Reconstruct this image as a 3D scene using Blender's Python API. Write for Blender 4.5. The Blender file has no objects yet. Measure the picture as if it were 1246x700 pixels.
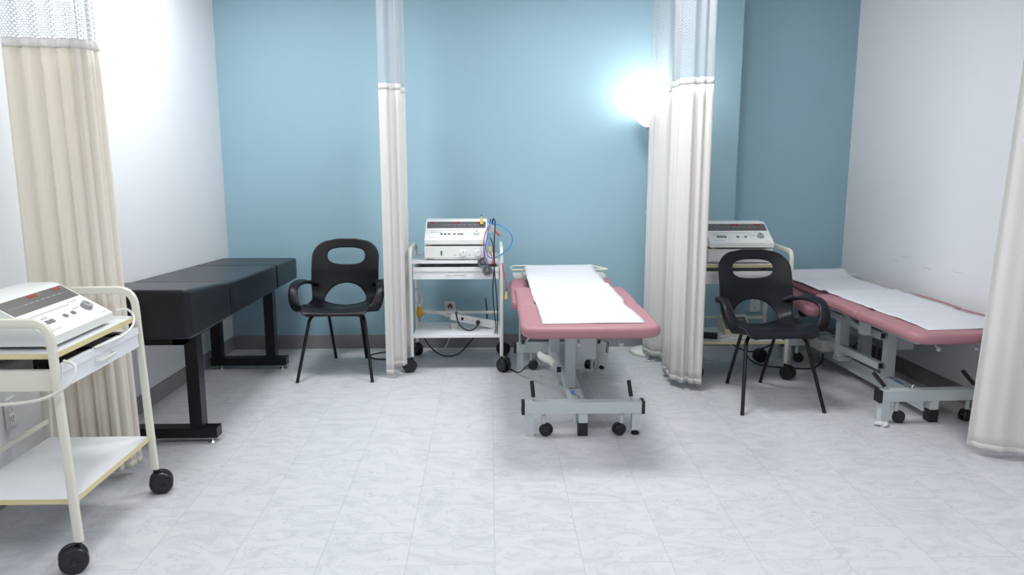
import bpy, bmesh, math, random
from mathutils import Vector, Matrix
from mathutils.geometry import delaunay_2d_cdt
random.seed(4)
PI = math.pi
SC = bpy.context.scene
COL = SC.collection

# ------------------------------------------------------------------ camera
FPX = 940.0
CAM_H = 1.399
pitch = math.atan(165 / FPX); yaw = math.atan(28 / FPX * math.cos(pitch))
cd = bpy.data.cameras.new('camera'); cam = bpy.data.objects.new('camera', cd); COL.objects.link(cam)
cd.sensor_width = 36; cd.lens = FPX / 1246 * 36; cd.clip_start = 0.05
cam.location = (0, 0, CAM_H); cam.rotation_euler = (PI / 2 - pitch, 0, -yaw)
SC.camera = cam

# ------------------------------------------------------------------ light and exposure
SC.view_settings.view_transform = 'Standard'; SC.view_settings.look = 'None'
SC.view_settings.gamma = 1; SC.view_settings.use_curve_mapping = False
SC.view_settings.exposure = 0.0
W = bpy.data.worlds.new('world'); SC.world = W; W.use_nodes = True
W.node_tree.nodes['Background'].inputs[0].default_value = (0.8, 0.9, 1, 1)
W.node_tree.nodes['Background'].inputs[1].default_value = 0.3
CEIL = 2.72

def area(name, loc, sx, sy, power, col=(0.985, 0.995, 1.0)):
    l = bpy.data.lights.new(name, 'AREA'); l.shape = 'RECTANGLE'; l.size = sx; l.size_y = sy
    l.energy = power; l.color = col; l.spread = math.radians(176)
    o = bpy.data.objects.new(name, l); COL.objects.link(o); o.location = loc
    return o
area('ceiling_lamp_light', (-1.30, 4.05, CEIL - 0.06), 0.6, 0.6, 33)
area('ceiling_lamp_light', (0.62, 3.95, CEIL - 0.06), 0.6, 0.6, 36)
area('ceiling_lamp_light', (-0.85, 0.9, CEIL - 0.06), 0.6, 1.2, 30)
area('ceiling_lamp_light', (1.25, 1.1, CEIL - 0.06), 0.6, 1.2, 34)

# ------------------------------------------------------------------ materials
def lin(c):
    c = c / 255.0
    return c / 12.92 if c <= 0.04045 else ((c + 0.055) / 1.055) ** 2.4
def rgb(r, g, b): return (lin(r), lin(g), lin(b), 1)

def mat(name, col, rough=0.5, metal=0.0, bump=0.0, bscale=200, var=0.0, vscale=6, spec=0.5, coat=0.0):
    m = bpy.data.materials.new(name); m.use_nodes = True
    n = m.node_tree.nodes; l = m.node_tree.links; b = n['Principled BSDF']
    b.inputs['Roughness'].default_value = rough; b.inputs['Metallic'].default_value = metal
    b.inputs['Specular IOR Level'].default_value = spec
    b.inputs['Coat Weight'].default_value = coat
    tc = n.new('ShaderNodeTexCoord')
    no = n.new('ShaderNodeTexNoise'); no.inputs['Scale'].default_value = vscale; no.inputs['Detail'].default_value = 5
    l.new(tc.outputs['Object'], no.inputs['Vector'])
    mx = n.new('ShaderNodeMix'); mx.data_type = 'RGBA'
    k = max(var, 0.02)
    mx.inputs['A'].default_value = tuple(c * (1 - k) for c in col[:3]) + (1,)
    mx.inputs['B'].default_value = tuple(min(1, c * (1 + k)) for c in col[:3]) + (1,)
    l.new(no.outputs['Fac'], mx.inputs['Factor']); l.new(mx.outputs['Result'], b.inputs['Base Color'])
    if bump:
        n2 = n.new('ShaderNodeTexNoise'); n2.inputs['Scale'].default_value = bscale; n2.inputs['Detail'].default_value = 3
        l.new(tc.outputs['Object'], n2.inputs['Vector'])
        bp = n.new('ShaderNodeBump'); bp.inputs['Strength'].default_value = bump; bp.inputs['Distance'].default_value = 0.002
        l.new(n2.outputs['Fac'], bp.inputs['Height']); l.new(bp.outputs['Normal'], b.inputs['Normal'])
    return m

M = {}
M['blue_wall'] = mat('blue_wall', rgb(149, 182, 196), 0.6, bump=0.05, bscale=120, var=0.02)
M['white_wall'] = mat('white_wall', rgb(226, 228, 231), 0.6, bump=0.05, bscale=120, var=0.015)
M['ceiling'] = mat('ceiling', rgb(235, 236, 238), 0.9)
M['baseboard'] = mat('baseboard', rgb(138, 136, 139), 0.5)
M['black_vinyl'] = mat('black_vinyl', rgb(15, 16, 23), 0.34, bump=0.25, bscale=260, var=0.1, spec=0.4)
M['black_metal'] = mat('black_metal', rgb(12, 12, 17), 0.35, spec=0.35)
M['black_plastic'] = mat('black_plastic', rgb(13, 13, 21), 0.40, bump=0.12, bscale=500, spec=0.3)
M['wheel'] = mat('wheel_black', rgb(20, 20, 25), 0.35)
M['white_metal'] = mat('white_metal', rgb(222, 222, 216), 0.35)
M['cream_metal'] = mat('cream_metal', rgb(220, 218, 205), 0.35)
M['white_board'] = mat('white_board', rgb(228, 230, 234), 0.3)
M['yellow_edge'] = mat('yellow_edge', rgb(214, 203, 158), 0.5)
M['device_white'] = mat('device_white', rgb(226, 228, 226), 0.4)
M['device_side'] = mat('device_side', rgb(205, 208, 200), 0.5)
M['display'] = mat('display_grey', rgb(92, 88, 88), 0.3)
M['mark_grey'] = mat('mark_grey', rgb(150, 152, 155), 0.5)
M['button'] = mat('button_grey', rgb(110, 110, 112), 0.4)
M['faint'] = mat('faint_print', rgb(168, 170, 174), 0.5)
M['red'] = mat('red_window', rgb(150, 48, 50), 0.25)
M['green'] = mat('green_switch', rgb(20, 130, 70), 0.3)
M['chrome'] = mat('chrome', rgb(190, 192, 195), 0.2, metal=1)
M['pink_vinyl'] = mat('pink_vinyl', rgb(163, 114, 122), 0.5, bump=0.15, bscale=300, var=0.03)
M['grey_enamel'] = mat('grey_enamel', rgb(192, 200, 202), 0.35)
M['rubber'] = mat('rubber', rgb(24, 24, 27), 0.5)
M['paper'] = mat('paper', rgb(208, 209, 214), 0.85, var=0.01)
M['red_cable'] = mat('red_cable', rgb(205, 45, 50), 0.4)
M['blue_cable'] = mat('blue_cable', rgb(50, 130, 205), 0.4)
M['black_cable'] = mat('black_cable', rgb(32, 32, 38), 0.45)
M['white_cable'] = mat('white_cable', rgb(215, 215, 208), 0.45)
M['yellow'] = mat('yellow_plastic', rgb(225, 175, 40), 0.4)
M['tan'] = mat('tan_yellow', rgb(222, 190, 95), 0.45)
M['grey_rubber'] = mat('grey_rubber', rgb(88, 92, 100), 0.5)
M['beige'] = mat('beige_plastic', rgb(196, 190, 165), 0.5)
M['brown'] = mat('brown_plastic', rgb(100, 72, 62), 0.5)
M['dark_inside'] = mat('dark_inside', rgb(50, 50, 56), 0.7)
M['outlet'] = mat('outlet_white', rgb(225, 226, 226), 0.4)
M['slot'] = mat('slot_dark', rgb(60, 60, 60), 0.6)
M['sticker'] = mat('sticker_blue', rgb(95, 150, 205), 0.4)

def cloth_mat(name, col):
    m = mat(name, col, 0.85, bump=0.2, bscale=350, var=0.015)
    n = m.node_tree.nodes; l = m.node_tree.links
    b = n['Principled BSDF']; out = n['Material Output']
    tr = n.new('ShaderNodeBsdfTranslucent'); tr.inputs['Color'].default_value = (col[0], col[1] * 0.99, col[2] * (0.93 if 'cream' in name else 0.98), 1)
    mx = n.new('ShaderNodeMixShader'); mx.inputs[0].default_value = 0.45
    l.new(b.outputs[0], mx.inputs[1]); l.new(tr.outputs[0], mx.inputs[2]); l.new(mx.outputs[0], out.inputs['Surface'])
    return m
M['cloth'] = cloth_mat('curtain_cloth', rgb(243, 241, 239))
M['cream_cloth'] = cloth_mat('curtain_cream', rgb(246, 242, 236))

def net_mat():
    m = cloth_mat('curtain_net', rgb(206, 209, 214))
    n = m.node_tree.nodes; l = m.node_tree.links; out = n['Material Output']
    base = out.inputs['Surface'].links[0].from_socket
    tc = n.new('ShaderNodeTexCoord'); sp = n.new('ShaderNodeSeparateXYZ'); l.new(tc.outputs['UV'], sp.inputs[0])
    def mth(op, a, b=None):
        k = n.new('ShaderNodeMath'); k.operation = op
        for i, v in enumerate((a, b)):
            if v is None: continue
            if isinstance(v, (int, float)): k.inputs[i].default_value = v
            else: l.new(v, k.inputs[i])
        return k.outputs[0]
    px = mth('DIVIDE', sp.outputs['X'], 0.0145); py = mth('DIVIDE', sp.outputs['Y'], 0.0095)
    row = mth('FLOOR', py); odd = mth('MULTIPLY', mth('FLOORED_MODULO', row, 2), 0.5)
    fx = mth('SUBTRACT', mth('FRACT', mth('ADD', px, odd)), 0.5); fy = mth('SUBTRACT', mth('FRACT', py), 0.5)
    d = mth('ADD', mth('MULTIPLY', fx, fx), mth('MULTIPLY', fy, fy))
    hole = mth('LESS_THAN', d, 0.15)
    tr = n.new('ShaderNodeBsdfTransparent'); mx = n.new('ShaderNodeMixShader')
    l.new(hole, mx.inputs[0]); l.new(base, mx.inputs[1]); l.new(tr.outputs[0], mx.inputs[2]); l.new(mx.outputs[0], out.inputs['Surface'])
    return m
M['net'] = net_mat()

def floor_mat():
    m = bpy.data.materials.new('floor_tiles'); m.use_nodes = True
    n = m.node_tree.nodes; l = m.node_tree.links; b = n['Principled BSDF']
    tc = n.new('ShaderNodeTexCoord'); sp = n.new('ShaderNodeSeparateXYZ'); l.new(tc.outputs['Object'], sp.inputs[0])
    ax = n.new('ShaderNodeMath'); ax.operation = 'ADD'; ax.inputs[1].default_value = -0.013 + 0.3048 * 20
    ay = n.new('ShaderNodeMath'); ay.operation = 'ADD'; ay.inputs[1].default_value = -2.456 + 0.466 * 20
    l.new(sp.outputs['X'], ax.inputs[0]); l.new(sp.outputs['Y'], ay.inputs[0])
    cb = n.new('ShaderNodeCombineXYZ'); l.new(ay.outputs[0], cb.inputs['X']); l.new(ax.outputs[0], cb.inputs['Y'])
    br = n.new('ShaderNodeTexBrick'); l.new(cb.outputs[0], br.inputs['Vector'])
    br.offset = 0.5; br.offset_frequency = 2; br.squash = 1
    br.inputs['Scale'].default_value = 1; br.inputs['Mortar Size'].default_value = 0.0010
    br.inputs['Mortar Smooth'].default_value = 0.2; br.inputs['Bias'].default_value = 0
    br.inputs['Brick Width'].default_value = 0.466; br.inputs['Row Height'].default_value = 0.3048
    br.inputs['Color1'].default_value = (0.47, 0.47, 0.47, 1); br.inputs['Color2'].default_value = (0.53, 0.53, 0.53, 1)
    br.inputs['Mortar'].default_value = (0.5, 0.5, 0.5, 1)
    # marble streaks, shifted per tile
    sc = n.new('ShaderNodeVectorMath'); sc.operation = 'SCALE'; sc.inputs['Scale'].default_value = 40
    l.new(br.outputs['Color'], sc.inputs[0])
    ad = n.new('ShaderNodeVectorMath'); ad.operation = 'ADD'; l.new(tc.outputs['Object'], ad.inputs[0]); l.new(sc.outputs[0], ad.inputs[1])
    mp = n.new('ShaderNodeMapping'); mp.inputs['Scale'].default_value = (1.0, 1.9, 1); mp.inputs['Rotation'].default_value = (0, 0, 0.5)
    l.new(ad.outputs[0], mp.inputs[0])
    n1 = n.new('ShaderNodeTexNoise'); n1.inputs['Scale'].default_value = 4.6; n1.inputs['Detail'].default_value = 7; n1.inputs['Distortion'].default_value = 2.2
    l.new(mp.outputs[0], n1.inputs['Vector'])
    r1 = n.new('ShaderNodeValToRGB'); e = r1.color_ramp.elements
    e[0].position = 0.36; e[0].color = rgb(189, 190, 195); e[1].position = 0.66; e[1].color = rgb(203, 203, 205)
    k = e.new(0.485); k.color = rgb(201, 202, 204); k = e.new(0.50); k.color = rgb(181, 183, 190); k = e.new(0.515); k.color = rgb(201, 202, 204)
    l.new(n1.outputs['Fac'], r1.inputs[0])
    n2 = n.new('ShaderNodeTexNoise'); n2.inputs['Scale'].default_value = 2.0; n2.inputs['Detail'].default_value = 3
    l.new(tc.outputs['Object'], n2.inputs['Vector'])
    mt = n.new('ShaderNodeMix'); mt.data_type = 'RGBA'; mt.blend_type = 'MULTIPLY'; mt.inputs['Factor'].default_value = 1
    r2 = n.new('ShaderNodeValToRGB'); r2.color_ramp.elements[0].color = (0.97, 0.975, 0.985, 1); r2.color_ramp.elements[1].color = (1, 1, 1, 1)
    l.new(n2.outputs['Fac'], r2.inputs[0]); l.new(r1.outputs[0], mt.inputs['A']); l.new(r2.outputs[0], mt.inputs['B'])
    ms = n.new('ShaderNodeMix'); ms.data_type = 'RGBA'; l.new(br.outputs['Fac'], ms.inputs['Factor'])
    l.new(mt.outputs['Result'], ms.inputs['A']); ms.inputs['B'].default_value = rgb(168, 168, 172)
    l.new(ms.outputs['Result'], b.inputs['Base Color'])
    b.inputs['Roughness'].default_value = 0.42; b.inputs['Specular IOR Level'].default_value = 0.4
    bp = n.new('ShaderNodeBump'); bp.inputs['Strength'].default_value = 0.12; bp.inputs['Distance'].default_value = 0.002
    l.new(n1.outputs['Fac'], bp.inputs['Height']); l.new(bp.outputs['Normal'], b.inputs['Normal'])
    return m
M['floor'] = floor_mat()

def emit_mat(name, col, s):
    m = bpy.data.materials.new(name); m.use_nodes = True
    b = m.node_tree.nodes['Principled BSDF']; b.inputs['Base Color'].default_value = (0.9, 0.9, 0.9, 1)
    b.inputs['Emission Color'].default_value = col; b.inputs['Emission Strength'].default_value = s
    return m
M['lit_glass'] = emit_mat('lit_glass', (1, 0.98, 0.95, 1), 0.8)

def scuffed_wall():
    m = mat('scuffed_white_wall', rgb(226, 228, 231), 0.6, bump=0.05, bscale=120, var=0.015)
    n = m.node_tree.nodes; l = m.node_tree.links; b = n['Principled BSDF']
    src = b.inputs['Base Color'].links[0].from_socket
    tc = n.new('ShaderNodeTexCoord'); mp = n.new('ShaderNodeMapping'); mp.inputs['Scale'].default_value = (1, 4, 70)
    mp.inputs['Rotation'].default_value = (0.05, 0, 0)
    l.new(tc.outputs['Object'], mp.inputs[0])
    no = n.new('ShaderNodeTexNoise'); no.inputs['Scale'].default_value = 1.3; no.inputs['Detail'].default_value = 4; l.new(mp.outputs[0], no.inputs['Vector'])
    rp = n.new('ShaderNodeValToRGB'); rp.color_ramp.elements[0].position = 0.64; rp.color_ramp.elements[1].position = 0.72; l.new(no.outputs['Fac'], rp.inputs[0])
    sp = n.new('ShaderNodeSeparateXYZ'); l.new(tc.outputs['Object'], sp.inputs[0])
    def band(sock, c, w):
        a = n.new('ShaderNodeMath'); a.operation = 'SUBTRACT'; l.new(sock, a.inputs[0]); a.inputs[1].default_value = c
        q = n.new('ShaderNodeMath'); q.operation = 'ABSOLUTE'; l.new(a.outputs[0], q.inputs[0])
        k = n.new('ShaderNodeMath'); k.operation = 'LESS_THAN'; l.new(q.outputs[0], k.inputs[0]); k.inputs[1].default_value = w
        return k.outputs[0]
    m1 = n.new('ShaderNodeMath'); m1.operation = 'MULTIPLY'; l.new(band(sp.outputs['Y'], 4.5, 0.75), m1.inputs[0]); l.new(band(sp.outputs['Z'], 0.72, 0.045), m1.inputs[1])
    m2 = n.new('ShaderNodeMath'); m2.operation = 'MULTIPLY'; l.new(m1.outputs[0], m2.inputs[0]); l.new(rp.outputs[0], m2.inputs[1])
    m3 = n.new('ShaderNodeMath'); m3.operation = 'MULTIPLY'; l.new(m2.outputs[0], m3.inputs[0]); m3.inputs[1].default_value = 0.5
    mx = n.new('ShaderNodeMix'); mx.data_type = 'RGBA'; l.new(m3.outputs[0], mx.inputs['Factor']); l.new(src, mx.inputs['A']); mx.inputs['B'].default_value = rgb(140, 140, 140)
    l.new(mx.outputs['Result'], b.inputs['Base Color'])
    return m
M['scuffed_wall'] = scuffed_wall()

# ------------------------------------------------------------------ mesh helpers
def nb(): return bmesh.new()

SPLIT = {'glider', 'drawer_runner', 'foot', 'red_window', 'edge_strip', 'side_plate', 'head_frame', 'piping', 'prop_block', 'pink_key', 'under_plate', 'lift_column', 'rod', 'bolt'}
def islands(bm):
    seen = set(); out = []
    for v in bm.verts:
        if v in seen: continue
        st = [v]; seen.add(v); comp = []
        while st:
            a = st.pop(); comp.append(a)
            for e in a.link_edges:
                c = e.other_vert(a)
                if c not in seen: seen.add(c); st.append(c)
        out.append(comp)
    return out

def obj(name, bm, m, parent=None, smooth=False, bevel=0.0, seg=2):
    if name in SPLIT:
        comps = islands(bm)
        if len(comps) > 1:
            res = None
            for comp in comps:
                ids = {v: i for i, v in enumerate(comp)}
                b2 = bmesh.new(); nv = [b2.verts.new(v.co) for v in comp]
                for f in {f for v in comp for f in v.link_faces}: b2.faces.new([nv[ids[v]] for v in f.verts])
                res = obj(name, b2, m, parent, smooth, bevel, seg)
            bm.free(); return res
    if bevel:
        es = [e for e in bm.edges if len(e.link_faces) == 2 and e.calc_face_angle(0) > 0.5]
        bmesh.ops.bevel(bm, geom=es, offset=bevel, segments=seg, profile=0.5, affect='EDGES', clamp_overlap=True)
    bmesh.ops.recalc_face_normals(bm, faces=bm.faces)
    me = bpy.data.meshes.new(name); bm.to_mesh(me); bm.free()
    me.materials.append(M[m] if isinstance(m, str) else m)
    if smooth:
        for p in me.polygons: p.use_smooth = True
        if smooth != 'all':
            me.set_sharp_from_angle(angle=math.radians(40))
    elif bevel:
        for p in me.polygons: p.use_smooth = True
        me.set_sharp_from_angle(angle=math.radians(35))
    o = bpy.data.objects.new(name, me); COL.objects.link(o)
    if parent is not None: o.parent = parent
    return o

def tag(o, label, cat, group=None, kind=None):
    o['label'] = label; o['category'] = cat
    if group: o['group'] = group
    if kind: o['kind'] = kind
    return o

def thing(name, label, cat, loc=(0, 0, 0), rz=0, group=None, scale=1):
    o = bpy.data.objects.new(name, None); COL.objects.link(o)
    o.empty_display_size = 0.1
    o.location = loc; o.rotation_euler = (0, 0, rz); o.scale = (scale,) * 3
    return tag(o, label, cat, group)

def struct(name, bm, m, **k):
    o = obj(name, bm, m, **k); o['kind'] = 'structure'; return o

def box(bm, x0, x1, y0, y1, z0, z1, mtx=None):
    vs = [bm.verts.new((x, y, z)) for x in (x0, x1) for y in (y0, y1) for z in (z0, z1)]
    for f in ((0, 1, 3, 2), (4, 6, 7, 5), (0, 4, 5, 1), (2, 3, 7, 6), (0, 2, 6, 4), (1, 5, 7, 3)):
        bm.faces.new([vs[i] for i in f])
    if mtx is not None:
        for v in vs: v.co = mtx @ v.co
    return bm

def prism(bm, pts, axis, a, b):
    """pts: polygon in the plane across the axis, a..b the extent along it"""
    def mk(p, t):
        if axis == 'x': return (t, p[0], p[1])
        if axis == 'y': return (p[0], t, p[1])
        return (p[0], p[1], t)
    A = [bm.verts.new(mk(p, a)) for p in pts]; B = [bm.verts.new(mk(p, b)) for p in pts]
    n = len(pts)
    bm.faces.new(A); bm.faces.new(B[::-1])
    for i in range(n): bm.faces.new((A[i], B[i], B[(i + 1) % n], A[(i + 1) % n]))
    return bm

def smooth_path(pts, n=8):
    P = [Vector(p) for p in pts]
    if len(P) < 3: return P
    out = []
    for i in range(len(P) - 1):
        p0 = P[max(i - 1, 0)]; p1 = P[i]; p2 = P[i + 1]; p3 = P[min(i + 2, len(P) - 1)]
        for k in range(n):
            t = k / n
            out.append(0.5 * ((2 * p1) + (p2 - p0) * t + (2 * p0 - 5 * p1 + 4 * p2 - p3) * t * t + (3 * p1 - p0 - 3 * p2 + p3) * t ** 3))
    out.append(P[-1]); return out

def sweep(bm, pts, rx, ry=None, n=10, up=None, power=1.0, cap=True):
    """sweeps an ellipse (power<1 squarer) along pts; rx, ry numbers or functions of t"""
    P = [Vector(p) for p in pts]; N = len(P)
    fx = rx if callable(rx) else (lambda t: rx)
    fy = (ry if callable(ry) else (lambda t: ry)) if ry is not None else fx
    T = []
    for i in range(N):
        d = (P[min(i + 1, N - 1)] - P[max(i - 1, 0)]); T.append(d.normalized())
    u = Vector(up) if up is not None else (Vector((0, 0, 1)) if abs(T[0].z) < 0.9 else Vector((1, 0, 0)))
    rings = []
    for i in range(N):
        t = T[i]
        u = (u - t * u.dot(t)).normalized() if up is None else (Vector(up) - t * Vector(up).dot(t)).normalized()
        s = t.cross(u); k = i / (N - 1)
        ring = []
        for j in range(n):
            a = 2 * PI * (j + 0.5) / n; c = math.cos(a); d = math.sin(a)
            c = math.copysign(abs(c) ** power, c); d = math.copysign(abs(d) ** power, d)
            ring.append(bm.verts.new(P[i] + s * (c * fx(k)) + u * (d * fy(k))))
        rings.append(ring)
    for i in range(N - 1):
        for j in range(n):
            bm.faces.new((rings[i][j], rings[i][(j + 1) % n], rings[i + 1][(j + 1) % n], rings[i + 1][j]))
    if cap:
        bm.faces.new(rings[0][::-1]); bm.faces.new(rings[-1])
    return bm

def round_corner(pts, r, n=5):
    """polyline with its inner corners rounded"""
    P = [Vector(p) for p in pts]; out = [P[0]]
    for i in range(1, len(P) - 1):
        a = (P[i - 1] - P[i]); b = (P[i + 1] - P[i]); ra = min(r, a.length * 0.49, b.length * 0.49)
        s = P[i] + a.normalized() * ra; e = P[i] + b.normalized() * ra
        for k in range(n + 1):
            t = k / n; out.append(s * (1 - t) ** 2 + P[i] * 2 * t * (1 - t) + e * t * t)
    out.append(P[-1]); return out

def cyl(bm, a, b, r, n=16, r2=None):
    a = Vector(a); b = Vector(b)
    return sweep(bm, [a, b], (lambda t: r + ((r2 if r2 is not None else r) - r) * t), n=n)

def lathe(bm, prof, n=24, c=(0, 0, 0)):
    rings = []
    for r, z in prof:
        rings.append([bm.verts.new((c[0] + r * math.cos(2 * PI * j / n), c[1] + r * math.sin(2 * PI * j / n), c[2] + z)) for j in range(n)])
    for i in range(len(rings) - 1):
        for j in range(n):
            bm.faces.new((rings[i][j], rings[i][(j + 1) % n], rings[i + 1][(j + 1) % n], rings[i + 1][j]))
    bm.faces.new(rings[0][::-1]); bm.faces.new(rings[-1])
    return bm

def pad(bm, x0, x1, y0, y1, z0, z1, R=0.05, r=0.02, nc=6, zf=None, ny=1, rs=None):
    """upholstered slab: rounded plan corners (radius R; rs = per-corner), rolled edges r, z shifted by zf(y)"""
    cx = (x0 + x1) / 2; cy = (y0 + y1) / 2
    rs = tuple(max(k, r + 0.003) for k in (rs or (R, R, R, R)))
    def outline(d):
        pts = []
        for k, (sx, sy, a0) in enumerate(((1, 1, 0), (-1, 1, PI / 2), (-1, -1, PI), (1, -1, 3 * PI / 2))):
            rr = max(rs[k] - d, 0.001)
            px = (x1 - rs[k]) if sx > 0 else (x0 + rs[k]); py = (y1 - rs[k]) if sy > 0 else (y0 + rs[k])
            for j in range(nc + 1):
                a = a0 + PI / 2 * j / nc; pts.append((px + rr * math.cos(a), py + rr * math.sin(a)))
        # extra points along the long sides so the slab can bend
        res = []
        for i in range(len(pts)):
            p = pts[i]; q = pts[(i + 1) % len(pts)]; res.append(p)
            if ny > 1 and (i + 1) % (nc + 1) == 0 and abs(p[0] - q[0]) < abs(p[1] - q[1]) * 0.2:
                for t in range(1, ny): res.append((p[0] + (q[0] - p[0]) * t / ny, p[1] + (q[1] - p[1]) * t / ny))
        return res
    prof = []
    m = 5
    for k in range(m + 1):
        a = PI / 2 * k / m; prof.append((r * (1 - math.sin(a)), z0 + r * (1 - math.cos(a))))
    for k in range(m + 1):
        a = PI / 2 * k / m; prof.append((r * (1 - math.cos(a)), z1 - r * (1 - math.sin(a))))
    rings = []
    for d, z in prof:
        rings.append([bm.verts.new((p[0], p[1], z)) for p in outline(d)])
    n = len(rings[0])
    for i in range(len(rings) - 1):
        for j in range(n):
            bm.faces.new((rings[i][j], rings[i][(j + 1) % n], rings[i + 1][(j + 1) % n], rings[i + 1][j]))
    for ring, s in ((rings[0], 0), (rings[-1], 1)):
        if ny > 1:
            L = [v for v in ring if v.co.x < cx]; Rr = [v for v in ring if v.co.x > cx]
            L.sort(key=lambda v: v.co.y); Rr.sort(key=lambda v: v.co.y)
            for a in range(min(len(L), len(Rr)) - 1):
                bm.faces.new((L[a], L[a + 1], Rr[a + 1], Rr[a]))
        else: bm.faces.new(ring)
    if zf:
        for v in bm.verts: v.co.z += zf(v.co.y)
    return bm

# ------------------------------------------------------------------ room shell
YB = 5.46; YR = 5.58; XE = 1.745
def wl(y): return -1.84 - 0.043 * (YB - y)       # left wall line
def wr(y): return 2.60 + 0.048 * (YR - y)        # right wall line
YF = -2.2
b = nb(); prism(b, [(wl(YF) - 0.1, YF - 0.1), (wr(YF) + 0.1, YF - 0.1), (wr(YR) + 0.1, YR + 0.1), (wl(YR) - 0.1, YR + 0.1)], 'z', -0.05, 0); struct('floor', b, 'floor')
b = nb(); prism(b, [(wl(YF) - 0.1, YF - 0.1), (wr(YF) + 0.1, YF - 0.1), (wr(YR) + 0.1, YR + 0.1), (wl(YR) - 0.1, YR + 0.1)], 'z', CEIL, CEIL + 0.05); struct('ceiling', b, 'ceiling')
b = nb(); prism(b, [(wl(YB) - 0.1, YB), (XE, YB), (XE, YR), (wr(YR) + 0.05, YR), (wr(YR) + 0.05, YR + 0.15), (wl(YB) - 0.1, YR + 0.15)], 'z', 0, CEIL); struct('wall_back', b, 'blue_wall')
b = nb(); prism(b, [(wl(YF), YF), (wl(YB), YB), (wl(YB) - 0.1, YB), (wl(YF) - 0.1, YF)], 'z', 0, CEIL); struct('wall_left', b, 'white_wall')
b = nb(); prism(b, [(wr(YF), YF), (wr(YR), YR), (wr(YR) + 0.1, YR), (wr(YF) + 0.1, YF)], 'z', 0, CEIL); struct('wall_right', b, 'scuffed_wall')
b = nb(); box(b, wl(YF) - 0.1, wr(YF) + 0.1, YF - 0.1, YF, 0, CEIL); struct('wall_front', b, 'white_wall')
BH = 0.098; BT = 0.008
b = nb(); prism(b, [(wl(YB), YB - BT), (XE + BT, YB - BT), (XE + BT, YR - BT), (wr(YR), YR - BT), (wr(YR), YR), (XE, YR), (XE, YB), (wl(YB), YB)], 'z', 0, BH); struct('baseboard_back', b, 'baseboard')
b = nb(); prism(b, [(wl(YF), YF), (wl(YB), YB), (wl(YB) + BT, YB), (wl(YF) + BT, YF)], 'z', 0, BH); struct('baseboard_left', b, 'baseboard')
b = nb(); prism(b, [(wr(YF), YF), (wr(YR), YR), (wr(YR) - BT, YR), (wr(YF) - BT, YF)], 'z', 0, BH); struct('baseboard_right', b, 'baseboard')

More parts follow.
